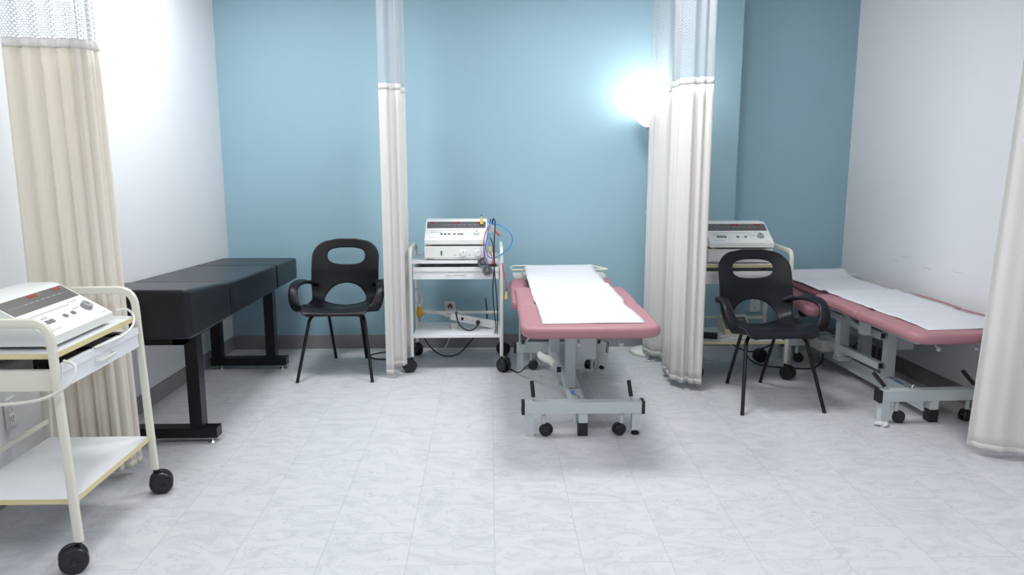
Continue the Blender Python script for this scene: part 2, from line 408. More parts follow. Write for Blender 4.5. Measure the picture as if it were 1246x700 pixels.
# ------------------------------------------------------------------ curtains
def curtain(name, label, path, z0, z1, seam, amp, lam, clothm, path_top=None, pleats=False, seed=0, lift=None):
    rnd = random.Random(seed)
    P0 = smooth_path([(x, y, 0) for x, y in path], 14)
    P1 = smooth_path([(x, y, 0) for x, y in (path_top or path)], 14)
    S = [0]
    for i in range(1, len(P0)): S.append(S[-1] + (P0[i] - P0[i - 1]).length)
    L = S[-1]; N = max(60, int(L / 0.005))
    ph = [rnd.uniform(0, 6.28) for _ in range(4)]
    def at(P, s):
        t = s / L * (len(P) - 1); i = min(int(t), len(P) - 2); f = t - i
        p = P[i].lerp(P[i + 1], f); d = (P[min(i + 2, len(P) - 1)] - P[max(i - 1, 0)]); d.normalize()
        return p, Vector((d.y, -d.x, 0))
    def pt(k, z):
        s = L * k / (N - 1); h = (z - z0) / (z1 - z0)
        a, na = at(P0, s); c, nc = at(P1, s)
        p = a.lerp(c, h); nn = na.lerp(nc, h).normalized()
        w = math.sin(2 * PI * s / lam + 0.9 * math.sin(s * 11 + ph[0]) + ph[1])
        w = math.copysign(abs(w) ** 0.75, w)
        if pleats: w = 0.8 - 2.2 * abs(math.cos(PI * s / lam + 0.5 * math.sin(s * 9 + ph[0]))) ** 14
        w2 = 0.25 * math.sin(2 * PI * s / lam * 2.1 + ph[2] + h * 0.8)
        e = min(1, s / 0.04, (L - s) / 0.04)
        if lift: z = z + lift[1] * max(0, min(1, (s - lift[0]) / 0.03)) * max(0, 1 - h * 4)
        q = p + nn * (w + w2) * amp * (0.35 + 0.65 * e) * (1.08 - 0.25 * h)
        return (q.x, q.y, z)
    root = thing(name, label, 'curtain', (0, 0, 0))
    cx, cy, _ = pt(N // 2, z0); root.location = (cx, cy, z0)
    def sheet(pn, za, zb, m, nz, thick=0.0012, push=0.0):
        bm = nb(); uv = bm.loops.layers.uv.new('UVMap')
        g = []
        for j in range(nz + 1):
            z = za + (zb - za) * j / nz; row = []
            for k in range(N):
                x, y, zz = pt(k, z)
                if push:
                    x2, y2, _ = pt(min(k + 1, N - 1), z); x1, y1, _ = pt(max(k - 1, 0), z)
                    d = Vector((y2 - y1, -(x2 - x1), 0)); d.normalize(); x += d.x * push; y += d.y * push
                dz = 0.004 * math.sin(k * 0.13) if (j == 0 and za == z0) else 0
                row.append(bm.verts.new((x - cx, y - cy, zz - z0 + dz)))
            g.append(row)
        for j in range(nz):
            for k in range(N - 1):
                f = bm.faces.new((g[j][k], g[j][k + 1], g[j + 1][k + 1], g[j + 1][k]))
                for lp, (kk, jj) in zip(f.loops, ((k, j), (k + 1, j), (k + 1, j + 1), (k, j + 1))):
                    lp[uv].uv = (L * 1.25 * kk / (N - 1), za + (zb - za) * jj / nz)
        o = obj(pn, bm, m, root, smooth='all')
        if thick:
            md = o.modifiers.new('thickness', 'SOLIDIFY'); md.thickness = thick; md.offset = 0
        return o
    sheet('cloth', z0, seam, clothm, 24)
    sheet('net_header', seam + 0.03, z1, 'net', 12, thick=0)
    sheet('seam_band', seam - 0.003, seam + 0.034, 'cloth', 2, thick=0.0018)
    sheet('hem', z0 + 0.0005, z0 + 0.03, clothm, 2, thick=0.0018)
    # gliders up to the ceiling track
    bm = nb()
    for k in range(6, N, 24):
        x, y, _ = pt(k, z1); box(bm, x - cx - .004, x - cx + .004, y - cy - .004, y - cy + .004, z1 - z0 - 0.01, CEIL - z0)
    obj('glider', bm, 'white_metal', root)
    return root

ZT = 2.66
curtain('privacy_curtain', 'cream pleated curtain with white net top hanging at far left behind the near trolley',
        [(-1.865, 3.13), (-1.79, 3.15), (-1.71, 3.165), (-1.635, 3.17), (-1.585, 3.175), (-1.56, 3.22), (-1.545, 3.29)], 0.05, ZT, 1.80, 0.013, 0.062, 'cream_cloth', pleats=True,
        path_top=[(-1.865, 3.13), (-1.80, 3.15), (-1.73, 3.165), (-1.665, 3.17), (-1.62, 3.175), (-1.60, 3.22), (-1.59, 3.29)], seed=2)
curtain('privacy_curtain', 'narrow white gathered curtain between the left black chair and the middle trolley',
        [(-0.65, 4.70), (-0.605, 4.695), (-0.598, 4.725), (-0.565, 4.735), (-0.532, 4.735), (-0.535, 4.765), (-0.58, 4.80), (-0.59, 4.87), (-0.56, 4.95), (-0.532, 5.03), (-0.535, 5.08), (-0.56, 5.14)], 0.025, ZT, 1.765, 0.005, 0.075, 'cloth', seed=5, lift=(0.055, 0.05))
curtain('privacy_curtain', 'white gathered curtain hanging between the middle treatment table and the right black chair',
        [(1.06, 5.17), (1.075, 5.08), (1.14, 4.98), (1.15, 4.86), (1.10, 4.74), (1.105, 4.62), (1.09, 4.53), (1.12, 4.43), (1.17, 4.42), (1.20, 4.38), (1.245, 4.385), (1.235, 4.46)],
        0.045, ZT, 1.775, 0.0105, 0.095, 'cloth', seed=8)
curtain('privacy_curtain', 'plain off white curtain at the right edge in front of the right treatment table',
        [(2.235, 3.385), (2.32, 3.33), (2.42, 3.27), (2.54, 3.23), (2.63, 3.17)], 0.035, ZT, 1.78, 0.012, 0.17, 'cloth',
        path_top=[(2.34, 3.385), (2.40, 3.33), (2.48, 3.27), (2.56, 3.23), (2.63, 3.17)], seed=3)

# ------------------------------------------------------------------ casters
def caster(parent, x, y, h, r, w, ang, stem_r=0.008, name='caster'):
    """twin wheel caster; top of its stem at height h"""
    ca = math.cos(ang); sa = math.sin(ang)
    def T(a, s, z): return (x + ca * a - sa * s, y + sa * a + ca * s, z)
    off = r * 0.45
    bm = nb()
    cyl(bm, (x, y, r * 0.9), (x, y, h), stem_r, 12)
    # hood: half drum over the wheels
    pts = []
    for k in range(13):
        a = PI * (k / 12) ; pts.append((off + r * 0.86 * math.cos(a), r + r * 0.86 * math.sin(a)))
    A = [bm.verts.new(T(p[0], -w * 0.16, p[1])) for p in pts]; B = [bm.verts.new(T(p[0], w * 0.16, p[1])) for p in pts]
    bm.faces.new(A); bm.faces.new(B[::-1])
    for i in range(13): bm.faces.new((A[i], B[i], B[(i + 1) % 13], A[(i + 1) % 13]))
    c = obj(name, bm, 'wheel', parent, smooth=True)
    for s in (-1, 1):
        bm = nb()
        prof = [(0.3, 0.20), (r * 0.55 / r, 0.20), (0.93, 0.26), (1.0, 0.34), (1.0, 0.80), (0.9, 0.97), (0.6, 1.0), (0.25, 0.96), (0.2, 0.88)]
        rings = []
        for rr, ww in prof:
            rings.append([bm.verts.new(T(off + r * rr * math.cos(2 * PI * j / 28), s * w * 0.5 * ww, r + r * rr * math.sin(2 * PI * j / 28))) for j in range(28)])
        for i in range(len(rings) - 1):
            for j in range(28): bm.faces.new((rings[i][j], rings[i][(j + 1) % 28], rings[i + 1][(j + 1) % 28], rings[i + 1][j]))
        bm.faces.new(rings[0]); bm.faces.new(rings[-1])
        obj('wheel', bm, 'wheel', c, smooth=True)
    return c

# ------------------------------------------------------------------ trolleys
def trolley(label, loc, rz, edge, scale=1.0, angs=(0.4, 2.2, 1.0, 2.8), metal='white_metal', drawer_out=0.0, top=0.80, splay=0.0):
    t = thing('equipment_trolley', label, 'trolley', loc, rz, scale=scale)
    WX = 0.288; D = 0.20
    for s in (-1, 1):
        bm = nb()
        p = round_corner([(s * WX, -D, 0.10), (s * WX, -D, top - 0.0095), (s * WX, D, top - 0.0095), (s * WX, D, 0.10)], 0.065, 7)
        sweep(bm, p, 0.0150, 0.0115, n=12, power=0.6, up=(1, 0, 0))
        f = obj('side_frame', bm, metal, t, smooth=True)
        bm = nb()
        for yy in (-D, ):
            for zz in (0.715, 0.228):
                cyl(bm, (s * (WX + 0.008), yy, zz), (s * (WX + 0.012), yy, zz), 0.006, 10)
                cyl(bm, (s * WX, yy - 0.012, zz), (s * WX, yy - 0.016, zz), 0.005, 10)
        obj('bolt', bm, metal, f, smooth=True)
    for nm, z, hh in (('top_shelf', 0.704, 0.018), ('bottom_shelf', 0.222, 0.018)):
        bm = nb(); box(bm, -WX + 0.010, WX - 0.010, -D + 0.004, D - 0.004, z, z + hh)
        sh = obj(nm, bm, 'white_board', t)
        bm = nb(); box(bm, -WX + 0.010, WX - 0.010, -D + 0.001, -D + 0.0042, z, z + hh - 0.0005)
        box(bm, -WX + 0.0098, -WX + 0.0112, -D + 0.004, D - 0.004, z, z + hh - 0.0005); box(bm, WX - 0.0112, WX - 0.0098, -D + 0.004, D - 0.004, z, z + hh - 0.0005)
        obj('edge_strip', bm, edge, sh)
    dy = -drawer_out
    dr = nb()
    box(dr, -WX + 0.018, WX - 0.018, -D - 0.004 + dy, -D + 0.012 + dy, 0.604, 0.680)
    obj_d = obj('drawer', dr, 'white_board', t, bevel=0.003)
    bm = nb(); box(bm, -WX + 0.018, WX - 0.018, -D - 0.010 + dy, -D - 0.004 + dy, 0.655, 0.680)
    obj('upper_lip', bm, 'white_board', obj_d, bevel=0.001)
    bm = nb()
    for s in (-1, 1): box(bm, s * (WX - 0.03) - 0.004, s * (WX - 0.03) + 0.004, -D + 0.012 + dy, D - 0.02, 0.615, 0.665)
    box(bm, -WX + 0.03, WX - 0.03, -D + 0.012 + dy, D - 0.02, 0.612, 0.618); box(bm, -WX + 0.03, WX - 0.03, D - 0.026, D - 0.018, 0.618, 0.665)
    obj('tray', bm, 'device_side', obj_d)
    bm = nb()
    p = round_corner([(-0.055, -D - 0.004 + dy, 0.640), (-0.055, -D - 0.026 + dy, 0.637), (0.055, -D - 0.026 + dy, 0.637), (0.055, -D - 0.004 + dy, 0.640)], 0.012, 4)
    sweep(bm, p, 0.0035, 0.006, n=8)
    obj('handle', bm, 'white_metal', obj_d, smooth=True)
    bm = nb()
    for s in (-1, 1): box(bm, s * (WX - 0.018) - 0.007, s * (WX - 0.018) + 0.007, -D + 0.012, D - 0.014, 0.600, 0.665)
    obj('drawer_runner', bm, metal, t)
    bm = nb(); sweep(bm, [(-WX, D, 0.305), (WX, D, 0.305)], 0.006, 0.010, n=10, power=0.6)
    obj('rear_bar', bm, metal, t, smooth=True)
    for k, (sx, sy) in enumerate(((-1, -1), (1, -1), (-1, 1), (1, 1))):
        caster(t, sx * WX, sy * D, 0.105, 0.044, 0.062, angs[k])
    if splay:       # the posts lean in towards the handle
        for o in t.children:
            for q in [o] + list(o.children):
                if 'caster' in o.name or not q.data: continue
                for v in q.data.vertices: v.co.y *= 1 - splay * max(0, v.co.z - 0.1)
    return t

trolley('near white trolley with yellow edged shelves at the bottom left corner', (-1.60, 2.765, 0), PI / 2, 'yellow_edge', 1.045,
        angs=(2.1, -1.2, 1.0, 2.8), metal='cream_metal', top=0.83, splay=0.16)
trolley('all white trolley carrying stacked consoles and coloured cables beside the middle treatment table', (-0.213, 5.045, 0), 0, 'white_board', 1.0, angs=(3.5, -0.9, 2.2, 0.5))
trolley('yellow edged trolley partly hidden behind the right black chair', (1.555, 4.82, 0), 0, 'yellow_edge', 1.0, angs=(0.5, -0.8, 2.2, 3.4), metal='cream_metal', top=0.81)

# ------------------------------------------------------------------ consoles
def console(label, loc, rz, variant=0, scale=1.0, group=None, rx=0.0):
    t = thing('therapy_console', label, 'medical device', loc, rz, group, scale)
    t.rotation_euler = (rx, 0, rz)
    w = 0.197; d = 0.30
    ang = math.atan2(0.107, 0.185)
    bm = nb(); prism(bm, [(0, 0.012), (0, 0.040), (0.185, 0.147), (0.20, 0.150), (d, 0.150), (d, 0.012)], 'x', -w, w)
    case = obj('case', bm, 'device_white', t, bevel=0.003)
    bm = nb()
    for sx in (-1, 1):
        for yy in (0.03, d - 0.03): cyl(bm, (sx * (w - 0.03), yy, 0), (sx * (w - 0.03), yy, 0.0125), 0.010, 12)
    obj('foot', bm, 'tan', t)
    # sloping face frame
    F = Matrix.Translation((0, 0, 0.040)) @ Matrix.Rotation(ang, 4, 'X')
    Lf = 0.213
    def fb(bm, x0, x1, v0, v1, h=0.001, h0=0.0): return box(bm, x0, x1, v0, v1, h0, h, F)
    bm = nb(); fb(bm, -w + 0.008, w - 0.008, Lf - 0.086, Lf - 0.014, 0.0012)
    dp = obj('display_panel', bm, 'display', t)
    bm = nb(); reds = [(-w + 0.025, -w + 0.055), (-0.025, 0.022), (w - 0.068, w - 0.03)] if variant == 2 else [(-0.025, 0.025), (w - 0.075, w - 0.033)]
    for a, c in reds: fb(bm, a, c, Lf - 0.031, Lf - 0.018, 0.0022)
    obj('red_window', bm, 'red', dp)
    bm = nb()
    for k in range(7): fb(bm, -0.085 + k * 0.033, -0.073 + k * 0.033, Lf - 0.054, Lf - 0.049, 0.0018)
    fb(bm, -0.17 if variant != 3 else -0.09, w - 0.02, Lf - 0.0525, Lf - 0.0515, 0.0015)
    for a, c in reds: fb(bm, c + 0.004, c + 0.009, Lf - 0.029, Lf - 0.023, 0.0018)
    if variant == 3:
        for cxm in (-0.152, -0.112):
            p = [(cxm + 0.016 * math.cos(2 * PI * k / 16), Lf - 0.05 + 0.016 * math.sin(2 * PI * k / 16), 0.0016) for k in range(17)]
            sweep(bm, [F @ Vector(q) for q in p], 0.0008, n=4)
        sweep(bm, [F @ Vector(q) for q in ((-0.142, Lf - 0.052, .0016), (-0.132, Lf - 0.04, .0016), (-0.122, Lf - 0.056, .0016))], 0.001, n=4)
        sweep(bm, [F @ Vector(q) for q in ((-0.132, Lf - 0.034, .0016), (-0.132, Lf - 0.048, .0016))], 0.001, n=4)
    obj('print_mark', bm, 'mark_grey', dp)
    # printed scale and button rows below the display
    bm = nb()
    for k in range(16): fb(bm, -0.165 + k * 0.0155, -0.155 + k * 0.0155, 0.100, 0.106, 0.0008)
    obj('scale_marking', bm, 'faint', t); bm = nb()
    for k in range(4): fb(bm, -0.160 + k * 0.019, -0.146 + k * 0.019, 0.078, 0.086, 0.0008)
    obj('scale_marking', bm, 'faint', t); bm = nb()
    for k in range(3): fb(bm, 0.060 + k * 0.014, 0.070 + k * 0.014, 0.074, 0.080, 0.0008)
    obj('scale_marking', bm, 'faint', t); bm = nb()
    fb(bm, w - 0.05, w - 0.018, 0.016, 0.019, 0.0008)
    obj('scale_marking', bm, 'faint', t); bm = nb()
    fb(bm, -0.17, -0.10, 0.022, 0.025, 0.0008)
    obj('scale_marking', bm, 'faint', t); bm = nb()
    for k in range(5): fb(bm, 0.085 + k * 0.012, 0.092 + k * 0.012, 0.108, 0.113, 0.0008)
    obj('scale_marking', bm, 'faint', t)
    for a in ((-0.142, -0.121, -0.100, -0.02, 0.028) if variant != 2 else (-0.10, -0.076, -0.052, -0.018, 0.01, 0.03)):
        bm = nb(); fb(bm, a, a + 0.016, 0.054, 0.068, 0.004); obj('button', bm, 'button', t)
    bm = nb(); a = F @ Vector((w - 0.067, 0.066, 0)); c = F @ Vector((w - 0.067, 0.066, 0.014))
    cyl(bm, a, c, 0.021, 24, 0.018); obj('dial', bm, 'mark_grey' if variant != 2 else 'device_side', t, smooth=True)
    bm = nb(); fb(bm, w - 0.069, w - 0.065, 0.062, 0.086, 0.0155, 0.0135); obj('dial_mark', bm, 'button', t)
    return t

def lower_unit(label, loc, rz, dials=True):
    t = thing('power_unit', label, 'medical device', loc, rz)
    w = 0.198; d = 0.31
    bm = nb(); box(bm, -w, w, 0, d, 0.008, 0.090); obj('case', bm, 'device_white', t, bevel=0.003)
    bm = nb()
    for sx in (-1, 1):
        for yy in (0.03, d - 0.03): cyl(bm, (sx * (w - 0.04), yy, 0), (sx * (w - 0.04), yy, 0.009), 0.010, 12)
    obj('foot', bm, 'tan', t)
    bm = nb(); box(bm, -w + 0.003, w - 0.003, -0.001, 0, 0.016, 0.0175); box(bm, -w + 0.01, -w + 0.06, -0.001, 0, 0.010, 0.013)
    for dxx in (0.03, 0.125): box(bm, dxx - 0.045, dxx - 0.03, -0.001, 0, 0.032, 0.035)
    obj('printed_line', bm, 'mark_grey', t)
    if dials:
        bm = nb(); box(bm, -0.096, -0.086, -0.004, 0, 0.034, 0.060); obj('power_switch', bm, 'green', t)
        for dxx in (0.045, 0.142):
            bm = nb(); cyl(bm, (dxx, 0.001, 0.046), (dxx, -0.014, 0.046), 0.021, 24, 0.018); k = obj('dial', bm, 'device_white', t, smooth=True)
            bm = nb(); box(bm, dxx - 0.001, dxx + 0.001, -0.0155, -0.013, 0.048, 0.063, Matrix.Identity(4)); obj('pointer', bm, 'button', k)
    return t

ST = 0.722
console('single console with two red windows on the near left trolley', (-1.440, 2.725, ST * 1.045), PI / 2, 1, scale=1.06)
lower_unit('flat white power unit with green switch and two dials on the middle trolley', (-0.213, 4.865, ST), 0)
console('console with three red windows stacked on the flat unit with the green switch', (-0.213, 4.862, ST + 0.090), 0, 2)
lower_unit('flat white unit without visible dials beneath the right trolley console', (1.542, 4.665, ST), 0, dials=False)
console('console with looping symbol on its grey display behind the right black chair', (1.542, 4.648, ST + 0.090), 0, 3)

# ------------------------------------------------------------------ padded bench
def bench():
    t = thing('padded_bench', 'long black vinyl bench on black steel frames along the left white wall', 'bench', (-1.59, 4.35, 0))
    X0, X1 = -0.245, 0.262
    def top(y): return 0.725 - 0.045 * (y / 0.97)
    def sec(nm, y0, y1, ra, rb, hump=0.0):
        bm = nb()
        pad(bm, X0, X1, y0, y1, -0.165, 0.0, r=0.014, rs=(ra, ra, rb, rb), ny=14)
        for v in bm.verts:
            yy = v.co.y; k = (v.co.z + 0.165) / 0.165
            s = math.sin(PI * (v.co.x - X0) / (X1 - X0)) * 0.004
            hh = 0.0
            if hump: 
                u = max(0, min(1, (y1 - yy) / (y1 - y0))); hh = hump * (u ** 0.8)
            v.co.z = (0.558 - 0.018 * yy) * (1 - k) + (top(yy) + s + hh) * k
        return obj(nm, bm, 'black_vinyl', t, smooth='all')
    sec('end_cushion', -0.965, -0.415, 0.016, 0.03, 0.032)
    sec('middle_cushion', -0.411, 0.455, 0.016, 0.016)
    sec('head_cushion', 0.459, 0.975, 0.03, 0.016)
    bm = nb()
    for a in (-0.413, 0.457):
        p = [(X0 + 0.01, a, top(a) - 0.004), (X1 - 0.012, a, top(a) - 0.004), (X1 - 0.004, a, top(a) - 0.02), (X1 - 0.004, a, 0.575)]
        sweep(bm, round_corner(p, 0.012, 3), 0.0045, n=6)
    obj('piping', bm, 'black_vinyl', t, smooth=True)
    bm = nb()
    box(bm, 0.11, 0.16, -0.80, 0.85, 0.51, 0.545); box(bm, -0.20, -0.15, -0.80, 0.85, 0.51, 0.545)
    box(bm, -0.20, 0.16, -0.80, -0.75, 0.51, 0.545); box(bm, -0.20, 0.16, 0.57, 0.62, 0.51, 0.545)
    obj('under_frame', bm, 'black_metal', t)
    for y in (-0.70, 0.60):
        bm = nb(); box(bm, -0.225, 0.262, y - 0.035, y + 0.035, 0.028, 0.078); foot = obj('foot_bar', bm, 'black_metal', t, bevel=0.005)
        for x in (0.215, -0.18):
            bm = nb(); cyl(bm, (x + 0.015, y - 0.01, 0.0), (x + 0.015, y - 0.01, 0.009), 0.019, 16, 0.014); cyl(bm, (x + 0.015, y - 0.01, 0.009), (x + 0.015, y - 0.01, 0.030), 0.007, 10)
            obj('levelling_foot', bm, 'chrome', foot, smooth=True)
        for x in (0.165, -0.185):
            bm = nb(); box(bm, x - 0.03, x + 0.03, y - 0.035, y + 0.035, 0.074, 0.575 - 0.018 * y - 0.01)
            obj('leg', bm, 'black_metal', t, bevel=0.004)
    return t
bench()

# ------------------------------------------------------------------ moulded chair
def chair_shell():
    """profile of the shell in the side plane (y, z), seat front to back top"""
    prof = smooth_path([(0, -0.235, 0.403), (0, -0.225, 0.418), (0, -0.17, 0.428), (0, -0.05, 0.408), (0, 0.07, 0.392), (0, 0.15, 0.398),
                        (0, 0.205, 0.45), (0, 0.232, 0.55), (0, 0.252, 0.66), (0, 0.285, 0.828)], 12)
    S = [0]
    for i in range(1, len(prof)): S.append(S[-1] + (prof[i] - prof[i - 1]).length)
    L = S[-1]
    def P(v):
        s = max(0, min(L, v))
        lo = 0
        while lo < len(S) - 2 and S[lo + 1] < s: lo += 1
        f = (s - S[lo]) / (S[lo + 1] - S[lo]); p = prof[lo].lerp(prof[lo + 1], f)
        d = (prof[min(lo + 2, len(prof) - 1)] - prof[max(lo - 1, 0)]).normalized()
        return p, Vector((0, -d.z, d.y))       # normal toward the sitter
    return P, L

def make_chair(label, loc, rz):
    t = thing('moulded_armchair', label, 'chair', loc, rz)
    P, L = chair_shell()
    def vz(z):      # arc length where the back reaches height z
        a, c = L * 0.5, L
        for _ in range(40):
            m_ = (a + c) / 2
            if P(m_)[0].z < z: a = m_
            else: c = m_
        return a
    def hw(v):      # half width of the sheet along the profile
        z = P(v)[0].z
        if v < 0.05: return 0.150 + 0.06 * math.sqrt(max(0, 1 - (1 - v / 0.05) ** 2))
        if v < 0.33: return 0.21 + 0.008 * math.sin((v - 0.05) / 0.28 * PI)
        k = min(1, (v - 0.33) / 0.25)
        return 0.21 + 0.014 * k
    vt = L
    def outline():
        pts = []
        n = 60; R = 0.135
        right = []
        for i in range(n + 1):
            v = vt * i / n; h = hw(v)
            if v > vt - R:
                q = (v - (vt - R)) / R; h = h - R * 1.15 * (1 - math.sqrt(max(0, 1 - q ** 2.2)))
            right.append((h, v))
        top = [(right[-1][0] * (1 - k / 8), vt + 0.006 * math.sin(PI / 2 * min(1, k / 4))) for k in range(1, 8)]
        pts = right + top
        return pts + [(-u, v) for u, v in pts[::-1]]
    def superell(cu, cv, a, bb, p, n=40, topk=1.0):
        r = []
        for k in range(n):
            th = 2 * PI * k / n; c = math.cos(th); s = math.sin(th)
            r.append((cu + a * math.copysign(abs(c) ** p, c), cv + bb * math.copysign(abs(s) ** p, s) * (topk if s > 0 else 1)))
        return r
    z1 = vz(0.655); z2 = vz(0.762); slot = superell(0, z1 + (z2 - z1) * 0.55, 0.124, (z2 - z1) / 2, 0.72)
    va = 0.40; vb = vz(0.535)
    low = []
    for k in range(25):      # arch: flat bottom, round top
        a = PI * k / 24; low.append((0.136 * math.cos(a), va + 0.018 + (vb - va - 0.018) * math.sin(a) ** 0.8))
    for k in range(1, 12):
        u = -0.136 + 0.272 * k / 12; low.append((u, va + 0.018 - 0.020 * math.sin(PI * k / 12) ** 0.6))
    out = outline()
    verts = []; edges = []
    for lp in (out, slot, low):
        n0 = len(verts); verts += [Vector(p) for p in lp]; edges += [(n0 + i, n0 + (i + 1) % len(lp)) for i in range(len(lp))]
    def inside(p, poly):
        r = False; j = len(poly) - 1
        for i in range(len(poly)):
            if (poly[i][1] > p[1]) != (poly[j][1] > p[1]) and p[0] < (poly[j][0] - poly[i][0]) * (p[1] - poly[i][1]) / (poly[j][1] - poly[i][1]) + poly[i][0]: r = not r
            j = i
        return r
    st = 0.014
    for i in range(-20, 21):
        for j in range(0, int(L / st) + 1):
            p = (i * st + (0.5 * st if j % 2 else 0), j * st)
            if inside(p, out) and not inside(p, slot) and not inside(p, low): verts.append(Vector(p))
    V, E_, F_, *_ = delaunay_2d_cdt(verts, edges, [], 0, 1e-5)
    def mp(u, v):
        p, n = P(v); k = abs(u) / 0.215
        z = p.z
        # the back wraps forward at its sides, the seat dishes up at its sides
        seatk = max(0, min(1, (0.36 - v) / 0.12)); backk = 1 - seatk
        lift = 0.030 * k ** 2.6 * seatk + 0.062 * k ** 2.2 * backk
        if v < 0.10: lift *= (v / 0.10) ** 0.7
        if z > 0.62: lift *= max(0.35, 1 - (z - 0.62) / 0.3)
        return Vector((u, p.y, p.z)) + n * lift
    bm = nb(); bv = [bm.verts.new(mp(p[0], p[1])) for p in V]
    for f in F_:
        c = ((V[f[0]][0] + V[f[1]][0] + V[f[2]][0]) / 3, (V[f[0]][1] + V[f[1]][1] + V[f[2]][1]) / 3)
        if inside(c, out) and not inside(c, slot) and not inside(c, low):
            try: bm.faces.new([bv[i] for i in f])
            except ValueError: pass
    bmesh.ops.delete(bm, geom=[v for v in bm.verts if not v.link_faces], context='VERTS')
    bmesh.ops.recalc_face_normals(bm, faces=bm.faces)
    bmesh.ops.solidify(bm, geom=bm.faces[:], thickness=0.011)
    for s in (-1, 1):
        p = smooth_path([(s * 0.196, 0.21, 0.525), (s * 0.218, 0.15, 0.552), (s * 0.246, 0.05, 0.576), (s * 0.264, -0.05, 0.578), (s * 0.271, -0.115, 0.552),
                         (s * 0.263, -0.152, 0.495), (s * 0.238, -0.165, 0.446), (s * 0.19, -0.15, 0.424), (s * 0.150, -0.12, 0.418)], 7)
        w = lambda k: 0.029 + 0.008 * abs(math.cos(PI * k)) 
        # flat ribbon facing up and then outward
        rings = []
        N = len(p)
        for i in range(N):
            tt = (p[min(i + 1, N - 1)] - p[max(i - 1, 0)]).normalized()
            k = i / (N - 1)
            wd = Vector((s * 0.9, -0.25 + 0.5 * k, 0.35 - 0.3 * k))
            wd = (wd - tt * wd.dot(tt)).normalized(); nn = tt.cross(wd)
            rg = []
            for j in range(14):
                a = 2 * PI * j / 14; c = math.cos(a); d = math.sin(a)
                rg.append(bm.verts.new(p[i] + wd * (c * w(k)) + nn * (math.copysign(abs(d) ** 0.8, d) * 0.0115)))
            rings.append(rg)
        for i in range(N - 1):
            for j in range(14): bm.faces.new((rings[i][j], rings[i][(j + 1) % 14], rings[i + 1][(j + 1) % 14], rings[i + 1][j]))
        bm.faces.new(rings[0]); bm.faces.new(rings[-1])
    o = obj('seat_shell', bm, 'black_plastic', t, smooth='all')
    md = o.modifiers.new('fuse', 'REMESH'); md.mode = 'VOXEL'; md.voxel_size = 0.0045; md.use_smooth_shade = True
    md = o.modifiers.new('soften', 'SMOOTH'); md.factor = 0.6; md.iterations = 6
    for s in (-1, 1):
        for (p) in ([(s * 0.08, -0.07, 0.404), (s * 0.135, -0.105, 0.400), (s * 0.170, -0.142, 0.375), (s * 0.229, -0.288, 0.006)],
                    [(s * 0.06, 0.05, 0.385), (s * 0.090, 0.07, 0.382), (s * 0.104, 0.10, 0.36), (s * 0.104, 0.288, 0.006)]):
            bm = nb(); q = round_corner(p, 0.04, 5)
            sweep(bm, q, lambda k: 0.0115 - 0.0015 * k, n=12)
            lg = obj('leg', bm, 'black_metal', t, smooth=True)
            e = Vector(p[-1]); d = (e - Vector(p[-2])).normalized()
            bm = nb(); cyl(bm, e - d * 0.012, (e.x, e.y, 0.0), 0.0105, 12); obj('foot_cap', bm, 'rubber', lg, smooth=True)
    bm = nb(); box(bm, -0.10, 0.10, -0.09, -0.05, 0.396, 0.404); box(bm, -0.08, 0.08, 0.03, 0.07, 0.393, 0.401); box(bm, -0.015, 0.015, -0.05, 0.05, 0.394, 0.402)
    obj('under_plate', bm, 'black_metal', t)
    return t
make_chair('black moulded armchair between the black bench and the narrow white curtain', (-0.955, 4.90, 0), 0)
make_chair('black moulded armchair in front of the right trolley', (1.572, 4.245, 0), 0.05)

